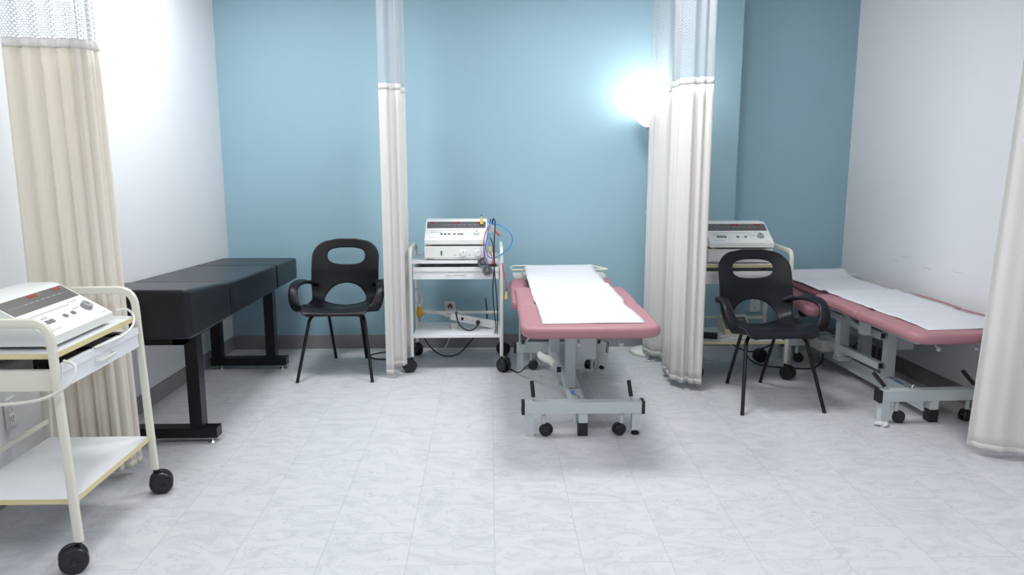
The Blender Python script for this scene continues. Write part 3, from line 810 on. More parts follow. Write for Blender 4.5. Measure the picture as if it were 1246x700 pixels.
# ------------------------------------------------------------------ treatment tables
def treatment_table(label, loc, rz, h, handed=0):
    t = thing('treatment_table', label, 'treatment table', loc, rz)
    # cushions
    def zmain(y):
        if y < -0.34: return 0.004 * math.sin((y + 0.92) / 0.58 * PI)
        return 0.0
    bm = nb(); pad(bm, -0.32, 0.32, -0.92, -0.345, h - 0.055, h, r=0.024, rs=(0.02, 0.02, 0.075, 0.075), ny=8, zf=zmain)
    obj('leg_cushion', bm, 'pink_vinyl', t, smooth='all')
    bm = nb(); pad(bm, -0.318, 0.318, -0.340, 0.155, h - 0.055, h, r=0.022, rs=(0.02, 0.02, 0.02, 0.02), ny=6, zf=lambda y: 0.006 * math.sin((y + 0.34) / 0.495 * PI))
    obj('seat_cushion', bm, 'pink_vinyl', t, smooth='all')
    def zh(y): return (0.004 if handed else 0.012) * max(0, (y - 0.16)) / 0.65
    bm = nb(); pad(bm, -0.215, 0.215, 0.165, 0.80, h - 0.058, h, r=0.022, rs=(0.07, 0.07, 0.02, 0.02), ny=6, zf=zh)
    obj('head_cushion', bm, 'pink_vinyl', t, smooth='all')
    for s in (-1, 1):
        bm = nb(); pad(bm, s * 0.27 - 0.062, s * 0.27 + 0.062, 0.19, 0.72, h - 0.155, h - 0.095, r=0.022, rs=(0.05,) * 4, ny=6,
                       zf=lambda y: 0.055 * (y - 0.19) / 0.5)
        a = obj('arm_cushion', bm, 'pink_vinyl', t, smooth='all')
        bm = nb(); cyl(bm, (s * 0.25, 0.45, h - 0.20), (s * 0.25, 0.45, h - 0.115), 0.010, 10); box(bm, s * 0.25 - 0.04, s * 0.25 + 0.04, 0.40, 0.50, h - 0.128, h - 0.118)
        cyl(bm, (s * 0.25, 0.45, h - 0.19), (s * 0.15, 0.45, h - 0.19), 0.010, 10)
        obj('arm_bracket', bm, 'grey_enamel', a)
        bm = nb()
        for k in range(6):
            an = PI / 3 * k; cyl(bm, (s * 0.25 + 0.018 * math.cos(an), 0.405 , h - 0.175 + 0.018 * math.sin(an)), (s * 0.25 + 0.018 * math.cos(an), 0.43, h - 0.175 + 0.018 * math.sin(an)), 0.009, 8)
        cyl(bm, (s * 0.25, 0.40, h - 0.175), (s * 0.25, 0.45, h - 0.175), 0.020, 12)
        obj('knob', bm, 'rubber', a, smooth=True)
    # frame under the cushions
    bm = nb()
    for s in (-1, 1): box(bm, s * 0.19 - 0.018, s * 0.19 + 0.018, -0.74, 0.16, h - 0.094, h - 0.060)
    for y in (-0.74, -0.30, 0.12): box(bm, -0.19, 0.19, y, y + 0.035, h - 0.092, h - 0.062)
    obj('top_frame', bm, 'grey_enamel', t, bevel=0.003)
    bm = nb()
    for s in (-1, 1): box(bm, s * 0.12 - 0.012, s * 0.12 + 0.012, 0.12, 0.78, h - 0.086, h - 0.062)
    for v in bm.verts: v.co.z += zh(v.co.y)
    obj('head_frame', bm, 'grey_enamel', t)
    bm = nb(); cyl(bm, (-0.16, -0.17, h - 0.16), (-0.10, 0.42, h - 0.075), 0.011, 12); cyl(bm, (-0.10, 0.42, h - 0.075), (-0.08, 0.50, h - 0.04), 0.007, 10)
    box(bm, -0.185, -0.145, -0.21, -0.15, h - 0.175, h - 0.09)
    obj('gas_strut', bm, 'grey_enamel', t)
    for s in (-1, 1):
        bm = nb(); xl = (0.16 if s > 0 else -0.04) - 0.05 * handed; cyl(bm, (xl, -0.66, h - 0.085), (xl, -0.735, h - 0.116), 0.006, 8); lathe(bm, [(0.002, -0.012), (0.010, -0.008), (0.013, 0), (0.010, 0.008), (0.002, 0.012)], 12, (xl, -0.742, h - 0.120))
        obj('release_lever', bm, 'grey_enamel' , t, smooth=True)
    # head rail loop and tray
    zr = h - 0.006; 
    bm = nb(); sweep(bm, round_corner([(-0.31, 0.86, zr), (-0.325, 0.94, zr), (-0.30, 1.04, zr), (0.25, 1.04, zr), (0.345, 0.86, zr), (-0.31, 0.86, zr)][:], 0.03, 5), 0.0065, n=10)
    rl = obj('head_rail', bm, 'cream_metal', t, smooth=True)
    for s in (-1, 1):
        bm = nb(); cyl(bm, (s * 0.245, 0.86, h - 0.11), (s * 0.245, 0.86, zr), 0.007, 10); box(bm, s * 0.245 - 0.008, s * 0.245 + 0.008, 0.60, 0.87, h - 0.115, h - 0.103)
        obj('rail_post', bm, 'cream_metal', rl)
    bm = nb(); prism(bm, [(-0.305, h - 0.042), (0.32, h - 0.042), (0.295, h - 0.088), (-0.28, h - 0.088)], 'y', 0.83, 0.98)
    obj('head_tray', bm, 'white_metal', t, bevel=0.008)
    bm = nb(); box(bm, -0.13, 0.13, 0.70, 0.84, h - 0.11, h - 0.09); obj('tray_bracket', bm, 'grey_enamel', t)
    # base: long beam and two cross bars
    bm = nb(); box(bm, -0.032, 0.032, -0.575, 0.60, 0.045, 0.125); beam = obj('base_beam', bm, 'grey_enamel', t, bevel=0.004)
    bm = nb(); box(bm, -0.030, -0.006, -0.35, -0.27, 0.1255, 0.1262); obj('sticker', bm, 'sticker', beam)
    bm = nb(); cyl(bm, (-0.005, -0.42, 0.124), (0.005, -0.42, 0.142), 0.004, 8); cyl(bm, (0.0, -0.42, 0.138), (-0.03, -0.40, 0.145), 0.004, 8); obj('hook', bm, 'chrome', beam)
    for y, rear in ((-0.60, 0), (0.59, 1)):
        bm = nb(); box(bm, -0.292, 0.292, y - 0.027, y + 0.027, 0.118, 0.176); cb = obj('cross_bar', bm, 'grey_enamel', t, bevel=0.004)
        for s in (-1, 1):
            bm = nb(); box(bm, s * 0.299 - 0.008, s * 0.299 + 0.008, y - 0.029, y + 0.029, 0.114, 0.179); obj('end_cap', bm, 'rubber', cb, bevel=0.004)
            bm = nb(); box(bm, s * 0.266 - 0.021, s * 0.266 + 0.021, y - 0.021, y + 0.021, 0.0 if s < 0 else 0.028, 0.119)
            lg = obj('leg', bm, 'grey_enamel', t, bevel=0.002)
            if s > 0:
                bm = nb(); lathe(bm, [(0.012, 0.0), (0.021, 0.002), (0.021, 0.012), (0.008, 0.016), (0.008, 0.03)], 14, (s * 0.266, y, 0)); obj('adjusting_foot', bm, 'rubber', lg, smooth=True)
            # brake levers on the bar
            bm = nb(); a = Vector((s * 0.245, y, 0.17)); top = Vector((s * 0.245 - (0.010 if s < 0 else 0.015), y + 0.02 - (0.02 if rear else 0), 0.275 if not rear else 0.235))
            if rear: top = Vector((s * 0.245 - 0.005, y - 0.05, 0.20))
            if handed and not rear: top = Vector((s * 0.245 - 0.075, y + 0.03, 0.262))
            mid = a.lerp(top, 0.25); cyl(bm, a, mid, 0.006, 10); lv = obj('brake_lever', bm, 'chrome', cb, smooth=True)
            bm = nb(); cyl(bm, mid, top, 0.0105, 12); obj('grip', bm, 'rubber', lv, smooth=True)
            cx_ = s * 0.195
            bm = nb(); cyl(bm, (cx_, y, 0.06), (cx_, y, 0.12), 0.011, 12); obj('caster_post', bm, 'grey_enamel', t, smooth=True)
            caster(t, cx_, y, 0.075, 0.031, 0.044, (-0.6 if s < 0 else 3.6) + rear * 0.4, 0.006)
    bm = nb(); box(bm, -0.022, 0.022, -0.622, -0.571, 0.0, 0.118); st_ = obj('centre_foot', bm, 'grey_enamel', t, bevel=0.002)
    bm = nb(); box(bm, -0.024, 0.024, -0.624, -0.569, -0.0, 0.068); obj('foot_sleeve', bm, 'rubber', st_, bevel=0.003)
    # lifting gear: rear column on the beam, two pairs of arms, front plate under the top
    zt = h - 0.092
    bm = nb(); box(bm, -0.105, -0.045, 0.20, 0.26, 0.12, zt - 0.06); box(bm, 0.045, 0.105, 0.20, 0.26, 0.12, zt - 0.06); box(bm, -0.105, 0.105, 0.19, 0.27, 0.11, 0.135)
    obj('lift_column', bm, 'grey_enamel', t, bevel=0.003)
    hi = zt - 0.05; lo = 0.235 if not handed else 0.20
    for s in (-1, 1):
        for (za, zb) in ((zt - 0.075, hi - 0.03), (0.19, lo) if s < 0 else (0.30, 0.32)):
            bm = nb(); ax_ = -0.088 if s < 0 else 0.045; pa = Vector((ax_, 0.34, za)); pb = Vector((ax_, -0.24 if s < 0 else -0.15, zb))
            sweep(bm, [pa, pb], 0.026, 0.022, n=4, power=1.0) if False else None
            d = (pb - pa).normalized(); L_ = (pb - pa).length
            R = Matrix.Translation((pa + pb) / 2) @ d.to_track_quat('Y', 'Z').to_matrix().to_4x4()
            box(bm, -0.016, 0.016, -L_ / 2, L_ / 2, -0.020, 0.020, R)
            ar = obj('lift_arm', bm, 'grey_enamel', t, bevel=0.003)
            bm = nb(); box(bm, -0.012, 0.012, L_ / 2, L_ / 2 + 0.003, -0.015, 0.015, R); obj('arm_plug', bm, 'rubber', ar)
    bm = nb(); box(bm, -0.052, 0.002, -0.235, -0.185, 0.13, zt + 0.005)
    for v in bm.verts:
        pass
    fp = obj('lift_plate', bm, 'grey_enamel', t, bevel=0.003)
    bm = nb(); box(bm, 0.004, 0.115, -0.215, -0.16, 0.285, zt)
    obj('side_plate', bm, 'grey_enamel', fp, bevel=0.003)
    # motor and loose hoses at the rear right
    bm = nb(); cyl(bm, (0.155, 0.0, zt - 0.005), (0.155, 0.28, zt - 0.01), 0.028, 16); mo = obj('motor', bm, 'display', t, smooth=True)
    bm = nb(); cyl(bm, (0.155, -0.005, zt - 0.005), (0.155, 0.0, zt - 0.005), 0.016, 16); obj('motor_cap', bm, 'sticker', mo, smooth=True)
    bm = nb()
    for x in (0.105, 0.165):
        cyl(bm, (x, 0.32, 0.06), (x, 0.32, zt), 0.010, 10)
    box(bm, 0.095, 0.175, 0.31, 0.33, 0.06, 0.075)
    obj('rod', bm, 'grey_enamel', t, smooth=True)
    bm = nb(); p = []
    for k in range(90):
        a = 2 * PI * k / 8; p.append((0.205 + 0.012 * math.cos(a), 0.46 + 0.012 * math.sin(a), 0.10 + k * 0.0013))
    sweep(bm, p, 0.003, n=5); sweep(bm, smooth_path([p[-1], (0.26, 0.44, 0.25), (0.28, 0.43, 0.16), (0.26, 0.42, 0.05), (0.24, 0.43, 0.03), (0.20, 0.46, 0.10)]), 0.003, n=6)
    obj('coiled_cord', bm, 'beige', t, smooth=True)
    bm = nb(); sweep(bm, smooth_path([(0.10, 0.30, zt - 0.03), (0.06, 0.25, zt - 0.12), (0.12, 0.2, 0.25), (0.05, 0.28, 0.2), (0.02, 0.3, 0.12)]), 0.004, n=6)
    obj('hose', bm, 'black_cable', t, smooth=True)
    bm = nb(); box(bm, 0.05, 0.10, 0.30, 0.50, 0.126, 0.19) if not handed else box(bm, -0.14, -0.03, 0.36, 0.52, 0.126, 0.20)
    obj('control_box', bm, 'beige' if not handed else 'device_side', t, bevel=0.006)
    if not handed:
        bm = nb(); sweep(bm, smooth_path([(-0.105, -0.21, 0.25), (-0.120, -0.12, 0.25), (-0.15, -0.02, 0.24), (-0.175, 0.06, 0.235)]), lambda k: 0.020 - 0.006 * k, 0.024, n=10)
        obj('arm_wrap', bm, 'white_metal', t, smooth=True)
        bm = nb(); sweep(bm, smooth_path([(-0.175, 0.06, 0.235), (-0.24, 0.3, 0.10), (-0.28, 0.45, 0.02), (-0.34, 0.60, 0.006)]), 0.0045, n=6); obj('power_cord', bm, 'black_cable', t, smooth=True)
        for yy in (0.16, ):
            bm = nb(); cyl(bm, (-0.27, 0.55, 0.17), (-0.275, 0.40, h - 0.15), 0.006, 8); cyl(bm, (-0.24, 0.57, 0.17), (-0.1, 0.1, zt), 0.006, 8); obj('support_rod', bm, 'grey_enamel', t)
    return t

def paper_sheet(label, loc, rz, h, handed):
    t = thing('paper_sheet', label, 'exam paper', loc, rz)
    def zp(y):
        z = h + 0.0022
        if y < -0.34: z += 0.004 * math.sin(max(0, (y + 0.92)) / 0.58 * PI)
        elif y < 0.155: z += 0.006 * math.sin((y + 0.34) / 0.495 * PI)
        z += (0.004 if handed else 0.012) * max(0, (y - 0.16)) / 0.65
        if y > 0.70: z += (0.008 if not handed else 0.034) * min(1, ((y - 0.70) / 0.12)) ** 1.5
        z += 0.006 * math.exp(-((y + 0.345) / 0.025) ** 2) + 0.012 * math.exp(-((y - 0.18) / 0.04) ** 2)
        return z
    bm = nb(); g = []; NY = 90; NX = 16
    for j in range(NY + 1):
        y = -0.845 + (0.88 + 0.845) * j / NY; row = []
        for i in range(NX + 1):
            u = i / NX; wv = 0.0015 * math.sin(y * 23 + 1) - 0.008 / (1 + math.exp(-(y + 0.34) * 120)) * (1 - 2 * u) - 0.010 / (1 + math.exp(-(y - 0.17) * 120)) * (u > 0.5) * (2 * u - 1)
            x = -0.222 + (0.455 + 0.022 * max(0, (-0.4 - y) / 0.45)) * u + wv
            yy = y + (0.012 * u if j < 4 else 0)
            e = 0.002 * (abs(u - 0.5) * 2) ** 6 * (1 + math.sin(y * 17))
            row.append(bm.verts.new((x, yy, zp(y) + e + 0.0008 * math.sin(y * 40 + u * 6))))
        g.append(row)
    for j in range(NY):
        for i in range(NX): bm.faces.new((g[j][i], g[j][i + 1], g[j + 1][i + 1], g[j + 1][i]))
    o = obj('sheet', bm, 'paper', t, smooth='all')
    md = o.modifiers.new('thickness', 'SOLIDIFY'); md.thickness = 0.0008; md.offset = 1
    if handed:
        bm = nb(); p = []
        for k in range(60):
            a = k / 59 * 2 * PI * 1.6; r = 0.030 - 0.008 * k / 59; p.append((0.88 + r * math.sin(a), zp(0.88) - 0.030 + r * math.cos(a)))
        A = [bm.verts.new((-0.222 - 0.006, q[0], q[1])) for q in p]; B = [bm.verts.new((0.233 - 0.006, q[0], q[1])) for q in p]
        for k in range(59): bm.faces.new((A[k], A[k + 1], B[k + 1], B[k]))
        obj('rolled_end', bm, 'paper', t, smooth='all')
    return t

B1 = (0.462, 4.285, 0); H1 = 0.622
treatment_table('pink padded treatment table in the middle bay facing the viewer', B1, 0.0, H1, 0)
paper_sheet('white paper sheet laid over the middle pink treatment table', B1, 0.0, H1, 0)
B2 = (2.295, 4.43, 0); H2 = 0.548
treatment_table('pink padded treatment table along the right white wall, lower than the middle one', B2, 0.048, H2, 1)
paper_sheet('white paper sheet over the right pink treatment table against the wall', B2, 0.048, H2, 1)

# ------------------------------------------------------------------ floor lamp
def floor_lamp():
    t = thing('floor_lamp', 'white uplight floor lamp with glowing bowl behind the white gathered curtain', 'lamp', (1.115, 5.26, 0))
    bm = nb(); lathe(bm, [(0.10, 0.0), (0.125, 0.003), (0.126, 0.018), (0.115, 0.03), (0.05, 0.042), (0.018, 0.048), (0.014, 0.06)], 36); obj('base', bm, 'white_metal', t, smooth=True)
    bm = nb(); cyl(bm, (0, 0, 0.05), (0, 0, 1.495), 0.0115, 14); obj('pole', bm, 'white_metal', t, smooth=True)
    bm = nb(); lathe(bm, [(0.014, 1.475), (0.018, 1.49), (0.05, 1.55), (0.062, 1.563)], 28); obj('socket_cup', bm, 'mark_grey', t, smooth=True)
    bm = nb()
    outer = [(0.055, 1.560), (0.085, 1.572), (0.115, 1.597), (0.133, 1.625), (0.142, 1.658)]
    inner = [(r - 0.004, z + 0.002) for r, z in outer][::-1]
    prof = outer + inner
    n = 36; rings = [[bm.verts.new((r * math.cos(2 * PI * j / n), r * math.sin(2 * PI * j / n), z)) for j in range(n)] for r, z in prof]
    for i in range(len(rings) - 1):
        for j in range(n): bm.faces.new((rings[i][j], rings[i][(j + 1) % n], rings[i + 1][(j + 1) % n], rings[i + 1][j]))
    bm.faces.new(rings[0]); bm.faces.new(rings[-1])
    obj('glass_bowl', bm, 'lit_glass', t, smooth=True)
    bm = nb(); lathe(bm, [(0.004, 1.57), (0.02, 1.575), (0.024, 1.60), (0.03, 1.615), (0.022, 1.635), (0.006, 1.645)], 16); obj('bulb', bm, emit_mat('bulb', (1, 0.97, 0.92, 1), 12), t, smooth=True)
    bm = nb(); p = smooth_path([(-0.012, -0.01, 1.06), (-0.03, -0.02, 1.03), (-0.052, -0.03, 1.00), (-0.045, -0.02, 0.975), (-0.01, -0.01, 0.955)])
    sweep(bm, p, 0.0028, n=6); obj('switch_cord', bm, 'white_cable', t, smooth=True)
    bm = nb(); sweep(bm, smooth_path([(-0.02, -0.125, 0.01), (-0.03, -0.17, 0.005), (-0.06, -0.19, 0.005), (-0.05, -0.23, 0.005), (0.0, -0.22, 0.006), (0.05, -0.16, 0.005), (0.12, 0.1, 0.005)]), 0.004, n=6)
    obj('power_cord', bm, 'white_cable', t, smooth=True)
    l = bpy.data.lights.new('lamp_bulb_light', 'POINT'); l.energy = 10; l.shadow_soft_size = 0.1; l.color = (1, 0.97, 0.93)
    lo = bpy.data.objects.new('lamp_bulb_light', l); COL.objects.link(lo); lo.parent = t; lo.location = (0, 0, 1.69)
floor_lamp()

# ------------------------------------------------------------------ outlets
def outlet(label, loc, rz, plug=None):
    t = thing('electrical_outlet', label, 'outlet', loc, rz)
    bm = nb(); box(bm, -0.038, 0.038, -0.006, 0, -0.058, 0.058); obj('cover_plate', bm, 'outlet', t, bevel=0.003)
    for k, z in enumerate((0.024, -0.024)):
        if plug and k == plug - 1: continue
        bm = nb(); box(bm, -0.017, 0.017, -0.008, -0.005, z - 0.016, z + 0.016); s = obj('socket', bm, 'outlet', t, bevel=0.002)
        bm = nb()
        for x in (-0.007, 0.007): box(bm, x - 0.0015, x + 0.0015, -0.0086, -0.0078, z - 0.003, z + 0.008)
        cyl(bm, (0, -0.0078, z - 0.010), (0, -0.0086, z - 0.010), 0.003, 8)
        obj('slots', bm, 'slot', s)
    return t
outlet('wall outlet with a brown plug behind the middle trolley', (-0.285, YB, 0.282), 0, 1)
outlet('white wall outlet seen through the opening of the right black chair', (1.97, YR, 0.285), 0)
outlet('white wall outlet on the left wall beneath the near trolley', (wl(3.05), 3.05, 0.36), PI / 2 + 0.043)

def tube(bm, pts, r, n=6, k=8): return sweep(bm, smooth_path(pts, k), r, n=n)
def cable(name, label, cat, pts, r, m, group=None):
    bm = nb(); tube(bm, pts, r, 8, 10); return tag(obj(name, bm, m, smooth=True), label, cat, group)

# brown plug and its cord
pl = thing('power_plug', 'brown round plug with pale cord in the outlet behind the middle trolley', 'plug', (-0.285, YB - 0.006, 0.306))
bm = nb(); cyl(bm, (0, 0, 0), (0, -0.03, 0), 0.019, 16, 0.015); obj('plug_body', bm, 'brown', pl, smooth=True)
bm = nb(); tube(bm, [(0, -0.028, 0), (0, -0.05, -0.03), (0, -0.045, -0.12), (-0.005, -0.05, -0.22), (-0.05, -0.09, -0.298), (-0.1, -0.12, -0.300)], 0.004); obj('cord', bm, 'white_cable', pl, smooth=True)

# ------------------------------------------------------------------ things on the middle trolley
BS = 0.240
ps = thing('power_strip', 'white power strip lying tilted on the bottom shelf of the middle trolley', 'power strip', (-0.115, 5.05, BS))
R = Matrix.Translation((0, 0, 0.052)) @ Matrix.Rotation(math.radians(11), 4, 'Y') @ Matrix.Rotation(math.radians(-6), 4, 'Z')
bm = nb(); box(bm, -0.145, 0.145, -0.022, 0.022, -0.022, 0.022, R); obj('housing', bm, 'device_white', ps, bevel=0.004)
bm = nb(); box(bm, -0.075, -0.058, -0.0245, -0.021, -0.010, 0.010, R); obj('switch', bm, 'rubber', ps)
for k in range(5):
    if k == 2: continue
    bm = nb(); x = -0.035 + k * 0.035
    for dx in (-0.004, 0.004): box(bm, x + dx - 0.001, x + dx + 0.001, -0.0235, -0.0215, -0.002, 0.006, R)
    obj('socket', bm, 'slot', ps)
bm = nb(); q = R @ Vector((0.04, -0.022, -0.002)); cyl(bm, q, q + Vector((0, -0.03, 0)), 0.016, 12, 0.012); obj('plug', bm, 'rubber', ps, smooth=True)
bm = nb(); tube(bm, [q + Vector((0, -0.03, 0)), q + Vector((-0.01, -0.06, -0.02)), q + Vector((-0.06, -0.07, -0.038)), q + Vector((-0.12, -0.04, -0.01)), q + Vector((-0.145, 0.0, 0.06)), q + Vector((-0.14, 0.06, 0.055))], 0.005); obj('plug_cord', bm, 'black_cable', ps, smooth=True)
bm = nb(); q = R @ Vector((-0.145, 0, 0)); tube(bm, [q, q + Vector((-0.05, 0.03, 0.0)), q + Vector((-0.14, 0.10, 0.012)), q + Vector((-0.21, 0.13, 0.01))], 0.0055); obj('supply_cord', bm, 'white_cable', ps, smooth=True)
bm = nb(); box(bm, -0.14, -0.10, -0.02, 0.02, 0.0, 0.035); box(bm, 0.10, 0.13, -0.018, 0.02, 0, 0.012); obj('prop_block', bm, 'device_side', ps)

yp = thing('yellow_connector', 'yellow plug connector hanging at the left rear post of the middle trolley', 'connector', (-0.480, 5.20, 0.325))
bm = nb(); lathe(bm, [(0.013, -0.04), (0.019, -0.034), (0.020, 0.02), (0.014, 0.03), (0.012, 0.04)], 14); box(bm, -0.022, 0.022, -0.018, 0.018, -0.02, 0.0)
obj('body', bm, 'yellow', yp, smooth=True)
bm = nb(); tube(bm, [(0, 0, 0.035), (0.016, 0, 0.06), (0.018, 0.0, 0.10), (-0.005, 0.0, 0.14), (-0.03, 0.0, 0.155)], 0.006); obj('cord', bm, 'white_cable', yp, smooth=True)
bm = nb(); lathe(bm, [(0.013, 0.03), (0.017, 0.035), (0.017, 0.048), (0.010, 0.052)], 12); obj('collar', bm, 'white_metal', yp, smooth=True)

cable('power_cable', 'black cord drooping beneath the bottom shelf of the middle trolley', 'cable',
      [(-0.485, 5.26, 0.30), (-0.49, 5.27, 0.20), (-0.44, 5.26, 0.09), (-0.36, 5.22, 0.02), (-0.28, 5.20, 0.006), (-0.2, 5.22, 0.03), (-0.10, 5.26, 0.14), (-0.03, 5.28, 0.22), (-0.02, 5.27, 0.30), (-0.03, 5.262, 0.40)], 0.005, 'black_cable')
cable('power_cable', 'pale cord lying on the floor behind the middle trolley', 'cable',
      [(-0.44, 5.35, 0.006), (-0.32, 5.30, 0.006), (-0.2, 5.36, 0.006), (0.0, 5.38, 0.006), (0.10, 5.40, 0.006)], 0.004, 'white_cable')
cable('power_cable', 'dark cord on the floor between the middle trolley and the treatment table', 'cable',
      [(0.06, 5.30, 0.006), (0.13, 5.12, 0.006), (0.10, 4.98, 0.006), (0.11, 4.90, 0.006)], 0.0045, 'black_cable')
cable('power_cable', 'dark cord loop on the floor at the left side of the narrow curtain', 'cable',
      [(-0.62, 5.36, 0.006), (-0.74, 5.32, 0.006), (-0.83, 5.24, 0.006), (-0.78, 5.14, 0.006), (-0.62, 5.12, 0.006)], 0.0045, 'black_cable')

# electrode leads
cable('lead_wire', 'blue lead wire looping out to the right of the middle trolley consoles', 'cable',
      [(-0.005, 4.90, 0.955), (0.03, 4.86, 0.955), (0.09, 4.84, 0.935), (0.14, 4.83, 0.88), (0.135, 4.83, 0.82), (0.09, 4.83, 0.775), (0.03, 4.82, 0.745), (-0.01, 4.80, 0.76), (-0.02, 4.81, 0.84), (0.0, 4.83, 0.93), (0.02, 4.86, 0.985), (0.04, 4.87, 0.96)], 0.0036, 'blue_cable')
cable('lead_wire', 'blue lead wire running down to the grey electrode cup', 'cable',
      [(-0.008, 4.85, 0.95), (-0.010, 4.83, 0.88), (-0.025, 4.82, 0.82), (-0.028, 4.815, 0.75), (-0.018, 4.80, 0.71), (-0.012, 4.79, 0.66)], 0.0036, 'blue_cable')
cable('lead_wire', 'red lead wire curving down over the middle trolley front edge', 'cable',
      [(-0.006, 4.86, 0.945), (-0.032, 4.84, 0.87), (-0.035, 4.82, 0.78), (-0.030, 4.81, 0.73), (0.0, 4.80, 0.705), (0.018, 4.80, 0.72), (0.012, 4.81, 0.76), (-0.002, 4.83, 0.79)], 0.0032, 'red_cable')
cable('lead_wire', 'red lead wire hanging down the right post of the middle trolley', 'cable',
      [(0.072, 4.84, 0.73), (0.085, 4.825, 0.68), (0.095, 4.82, 0.62), (0.105, 4.82, 0.575), (0.106, 4.82, 0.52)], 0.0032, 'red_cable')
cable('lead_wire', 'first black lead hanging from the consoles down to the lower shelf', 'cable',
      [(0.020, 4.90, 0.93), (0.024, 4.86, 0.985), (0.036, 4.84, 0.96), (0.030, 4.825, 0.85), (0.030, 4.815, 0.70), (0.020, 4.815, 0.55), (0.028, 4.82, 0.40), (0.038, 4.83, 0.30), (0.032, 4.86, 0.245)], 0.0038, 'black_cable', 'paired black leads on the middle trolley')
cable('lead_wire', 'second black lead hanging beside the first, nearer the right post', 'cable',
      [(0.005, 4.90, 0.86), (0.022, 4.86, 0.82), (0.026, 4.82, 0.75), (0.030, 4.812, 0.66), (0.044, 4.812, 0.50), (0.050, 4.82, 0.36), (0.046, 4.85, 0.245)], 0.0038, 'black_cable', 'paired black leads on the middle trolley')
def cup(label, loc, tilt):
    t = thing('electrode_cup', label, 'electrode', loc, scale=1.15); t.rotation_euler = (math.radians(80), 0, tilt)
    bm = nb(); lathe(bm, [(0.012, -0.012), (0.026, -0.008), (0.029, 0.004), (0.027, 0.010), (0.016, 0.006), (0.010, 0.002)], 24); obj('cup', bm, 'grey_rubber', t, smooth=True)
    bm = nb(); lathe(bm, [(0.011, 0.006), (0.012, 0.012), (0.008, 0.014)], 16); obj('sponge', bm, 'display', t, smooth=True)
cup('dark grey electrode cup hanging higher at the middle trolley drawer', (-0.045, 4.812, 0.713), 0.3)
cup('grey electrode cup hanging lower right of its dark neighbour at the trolley drawer', (-0.012, 4.795, 0.662), -0.2)
for lb, lc, sc, ax in (('yellow cone tipped connector standing on top of the middle trolley console', (-0.05, 5.0, 0.938), 1, 0),
                       ('yellow clip connector hanging from the red lead at the right trolley post', (0.106, 4.82, 0.478), 1, 0)):
    t = thing('clip_connector', lb, 'connector', lc)
    bm = nb(); lathe(bm, [(0.011, 0.0), (0.011, 0.012), (0.006, 0.045), (0.005, 0.05)], 12); obj('body', bm, 'tan', t, smooth=True)
    bm = nb(); cyl(bm, (0, 0, 0.045), (0, 0, 0.062), 0.0035, 8); obj('pin', bm, 'black_cable', t, smooth=True)
t = thing('clip_connector', 'yellow block connector beside the dial of the flat power unit', 'connector', (0.004, 4.83, 0.778))
bm = nb(); box(bm, -0.009, 0.009, -0.008, 0.008, 0, 0.034); obj('body', bm, 'tan', t, bevel=0.003)
bm = nb(); box(bm, -0.006, 0.006, -0.006, 0.006, -0.02, 0.0); obj('sleeve', bm, 'white_cable', t)
t = thing('adapter_plug', 'white adapter plugged in at the right side of the stacked consoles', 'plug', (0.004, 4.90, 0.895))
bm = nb(); box(bm, -0.02, 0.024, -0.02, 0.02, 0.0, 0.055); obj('body', bm, 'device_side', t, bevel=0.006)
bm = nb(); box(bm, -0.008, 0.002, -0.024, -0.019, 0.002, 0.045); obj('yellow_tab', bm, 'tan', t)
bm = nb(); cyl(bm, (0.006, -0.01, 0.05), (0.007, -0.01, 0.085), 0.008, 10); obj('black_boot', bm, 'black_cable', t, smooth=True)
bm = nb(); cyl(bm, (0.024, -0.01, 0.018), (0.062, -0.02, -0.02), 0.006, 8); obj('red_boot', bm, 'red_cable', t, smooth=True)

# ------------------------------------------------------------------ things on and beside the near trolley
cable('power_cable', 'white cord drooping from the console on the near left trolley', 'cable',
      [(-1.43, 2.945, 0.80), (-1.40, 2.965, 0.80), (-1.375, 2.96, 0.775), (-1.360, 2.91, 0.745), (-1.365, 2.82, 0.725), (-1.40, 2.70, 0.715)], 0.0045, 'white_cable')
cable('power_cable', 'white cord looping round the near post of the left trolley', 'cable',
      [(-1.40, 2.50, 0.722), (-1.365, 2.492, 0.712), (-1.352, 2.472, 0.690), (-1.365, 2.44, 0.655), (-1.43, 2.42, 0.62), (-1.52, 2.415, 0.605), (-1.64, 2.415, 0.60)], 0.0055, 'white_cable')
bm = nb()
for k in range(7):
    y = 2.52 + k * 0.07; tube(bm, [(-1.43, y, 0.675), (-1.42, y + 0.05, 0.69 + 0.008 * (k % 3)), (-1.45, y + 0.11, 0.682), (-1.52, y + 0.04, 0.688)], 0.008, 6)
box(bm, -1.56, -1.42, 2.60, 2.72, 0.655, 0.700); box(bm, -1.56, -1.44, 2.80, 2.95, 0.655, 0.695)
tag(obj('cable_bundle', bm, 'black_cable', smooth=True), 'dark cables and packs lying in the drawer of the near trolley', 'cables')

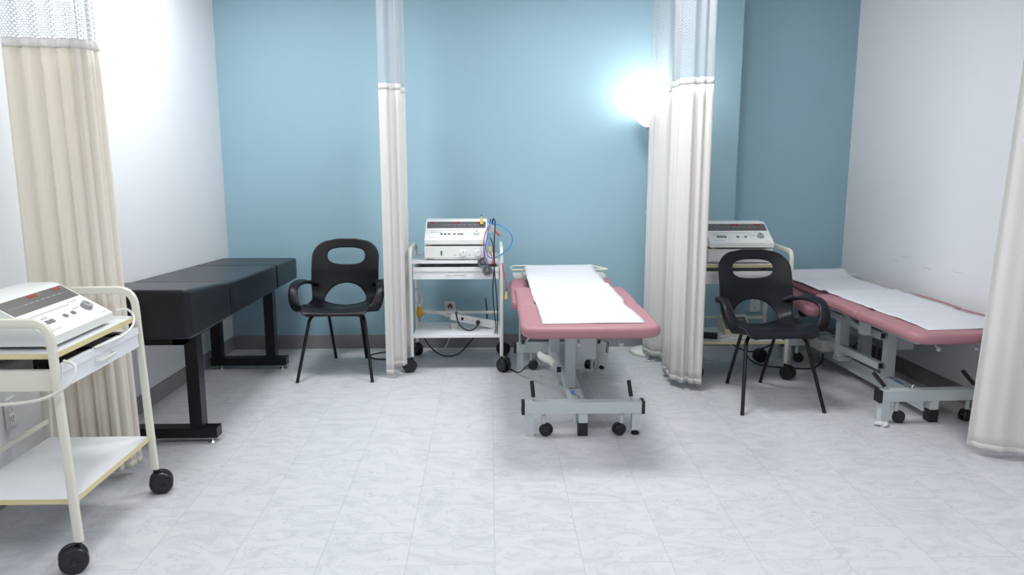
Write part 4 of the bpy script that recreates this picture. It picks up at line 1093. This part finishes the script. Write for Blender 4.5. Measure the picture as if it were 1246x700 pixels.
# ------------------------------------------------------------------ things round the right trolley
t = thing('black_case', 'small black oblong case on the bottom shelf of the right trolley', 'case', (1.375, 4.72, BS), -0.35)
bm = nb(); box(bm, -0.06, 0.06, -0.022, 0.022, 0, 0.034); obj('body', bm, 'rubber', t, bevel=0.005)
bm = nb(); box(bm, -0.061, 0.061, -0.0225, 0.0225, 0.020, 0.0215); obj('lid_seam', bm, 'black_cable', t)
t = thing('desk_unit', 'beige wedge shaped unit with dark panel on the bottom shelf of the right trolley', 'device', (1.60, 4.86, BS), 0.0)
bm = nb(); prism(bm, [(-0.06, 0), (-0.06, 0.025), (0.09, 0.10), (0.10, 0.10), (0.10, 0)], 'x', -0.09, 0.09); obj('housing', bm, 'beige', t, bevel=0.004)
F = Matrix.Translation((0, -0.06, 0.025)) @ Matrix.Rotation(math.atan2(0.075, 0.15), 4, 'X')
bm = nb(); box(bm, -0.075, 0.075, 0.02, 0.14, 0.0, 0.003, F); p_ = obj('dark_panel', bm, 'display', t)
bm = nb(); box(bm, -0.01, 0.03, 0.05, 0.07, 0.003, 0.0045, F); box(bm, 0.03, 0.06, 0.10, 0.12, 0.003, 0.0045, F); obj('pink_key', bm, 'pink_vinyl', p_)
cable('coiled_cable', 'pale cord crumpled on the bottom shelf of the right trolley', 'cable',
      [(1.42, 4.74, 0.248), (1.46, 4.70, 0.25), (1.52, 4.73, 0.256), (1.56, 4.69, 0.25), (1.50, 4.66, 0.248), (1.60, 4.66, 0.25), (1.67, 4.70, 0.248), (1.64, 4.74, 0.25)], 0.0055, 'white_cable')
cable('power_cable', 'pale cord hanging under the right trolley shelf behind the chair', 'cable',
      [(1.29, 4.70, 0.222), (1.32, 4.75, 0.16), (1.40, 4.80, 0.08), (1.55, 4.85, 0.05), (1.68, 4.90, 0.07), (1.80, 5.10, 0.12)], 0.004, 'white_cable')
cable('power_cable', 'black cord on the floor from the right trolley to the right treatment table', 'cable',
      [(1.70, 5.0, 0.16), (1.72, 4.95, 0.05), (1.80, 4.90, 0.006), (1.95, 4.84, 0.006), (2.10, 4.82, 0.006), (2.20, 4.90, 0.03), (2.22, 4.94, 0.07)], 0.005, 'black_cable')
cable('power_cable', 'second black cord dangling beneath the right trolley shelf by its right post', 'cable',
      [(1.50, 4.78, 0.222), (1.60, 4.74, 0.16), (1.68, 4.72, 0.150), (1.78, 4.72, 0.19), (1.87, 4.80, 0.20), (1.93, 4.90, 0.22)], 0.0045, 'black_cable')
cable('power_cable', 'white cord rising from the floor box to the right treatment table', 'cable',
      [(2.02, 5.2, 0.17), (2.05, 5.22, 0.21), (2.12, 5.18, 0.27), (2.22, 5.10, 0.33)], 0.004, 'white_cable')
t = thing('floor_box', 'grey plastic box on the floor behind the right treatment table base', 'box', (2.19, 5.19, 0), 0.048)
bm = nb(); box(bm, -0.24, 0.14, -0.11, 0.12, 0, 0.175); obj('body', bm, 'grey_enamel', t, bevel=0.01)
bm = nb(); sweep(bm, round_corner([(0.02, -0.1105, 0.03), (0.02, -0.1105, 0.14), (0.11, -0.1105, 0.14), (0.11, -0.1105, 0.03), (0.02, -0.1105, 0.03)], 0.02), 0.002, n=6); obj('panel_rim', bm, 'mark_grey', t)
t = thing('black_box', 'flat black unit lying on top of the grey floor box', 'device', (2.15, 5.19, 0.175), 0.048)
bm = nb(); box(bm, -0.07, 0.08, -0.07, 0.07, 0, 0.035); obj('body', bm, 'rubber', t, bevel=0.004)
bm = nb(); box(bm, -0.055, 0.065, -0.0715, -0.069, 0.008, 0.026); obj('front_strip', bm, 'black_cable', t)

# crumpled tissue by the foot of the right table
bm = nb(); bmesh.ops.create_icosphere(bm, subdivisions=3, radius=0.03)
for v in bm.verts:
    k = 1 + 0.35 * math.sin(v.co.x * 170 + v.co.y * 90) * math.cos(v.co.y * 140 + v.co.z * 120)
    v.co = Vector((v.co.x * k * 1.1, v.co.y * k, max(-0.008, v.co.z * 0.42 * k) + 0.008))
t_ = obj('crumpled_tissue', bm, 'paper', smooth=True); t_.location = (2.03, 3.765, 0.0)
tag(t_, 'small crumpled white tissue on the floor by the foot of the right treatment table', 'tissue')
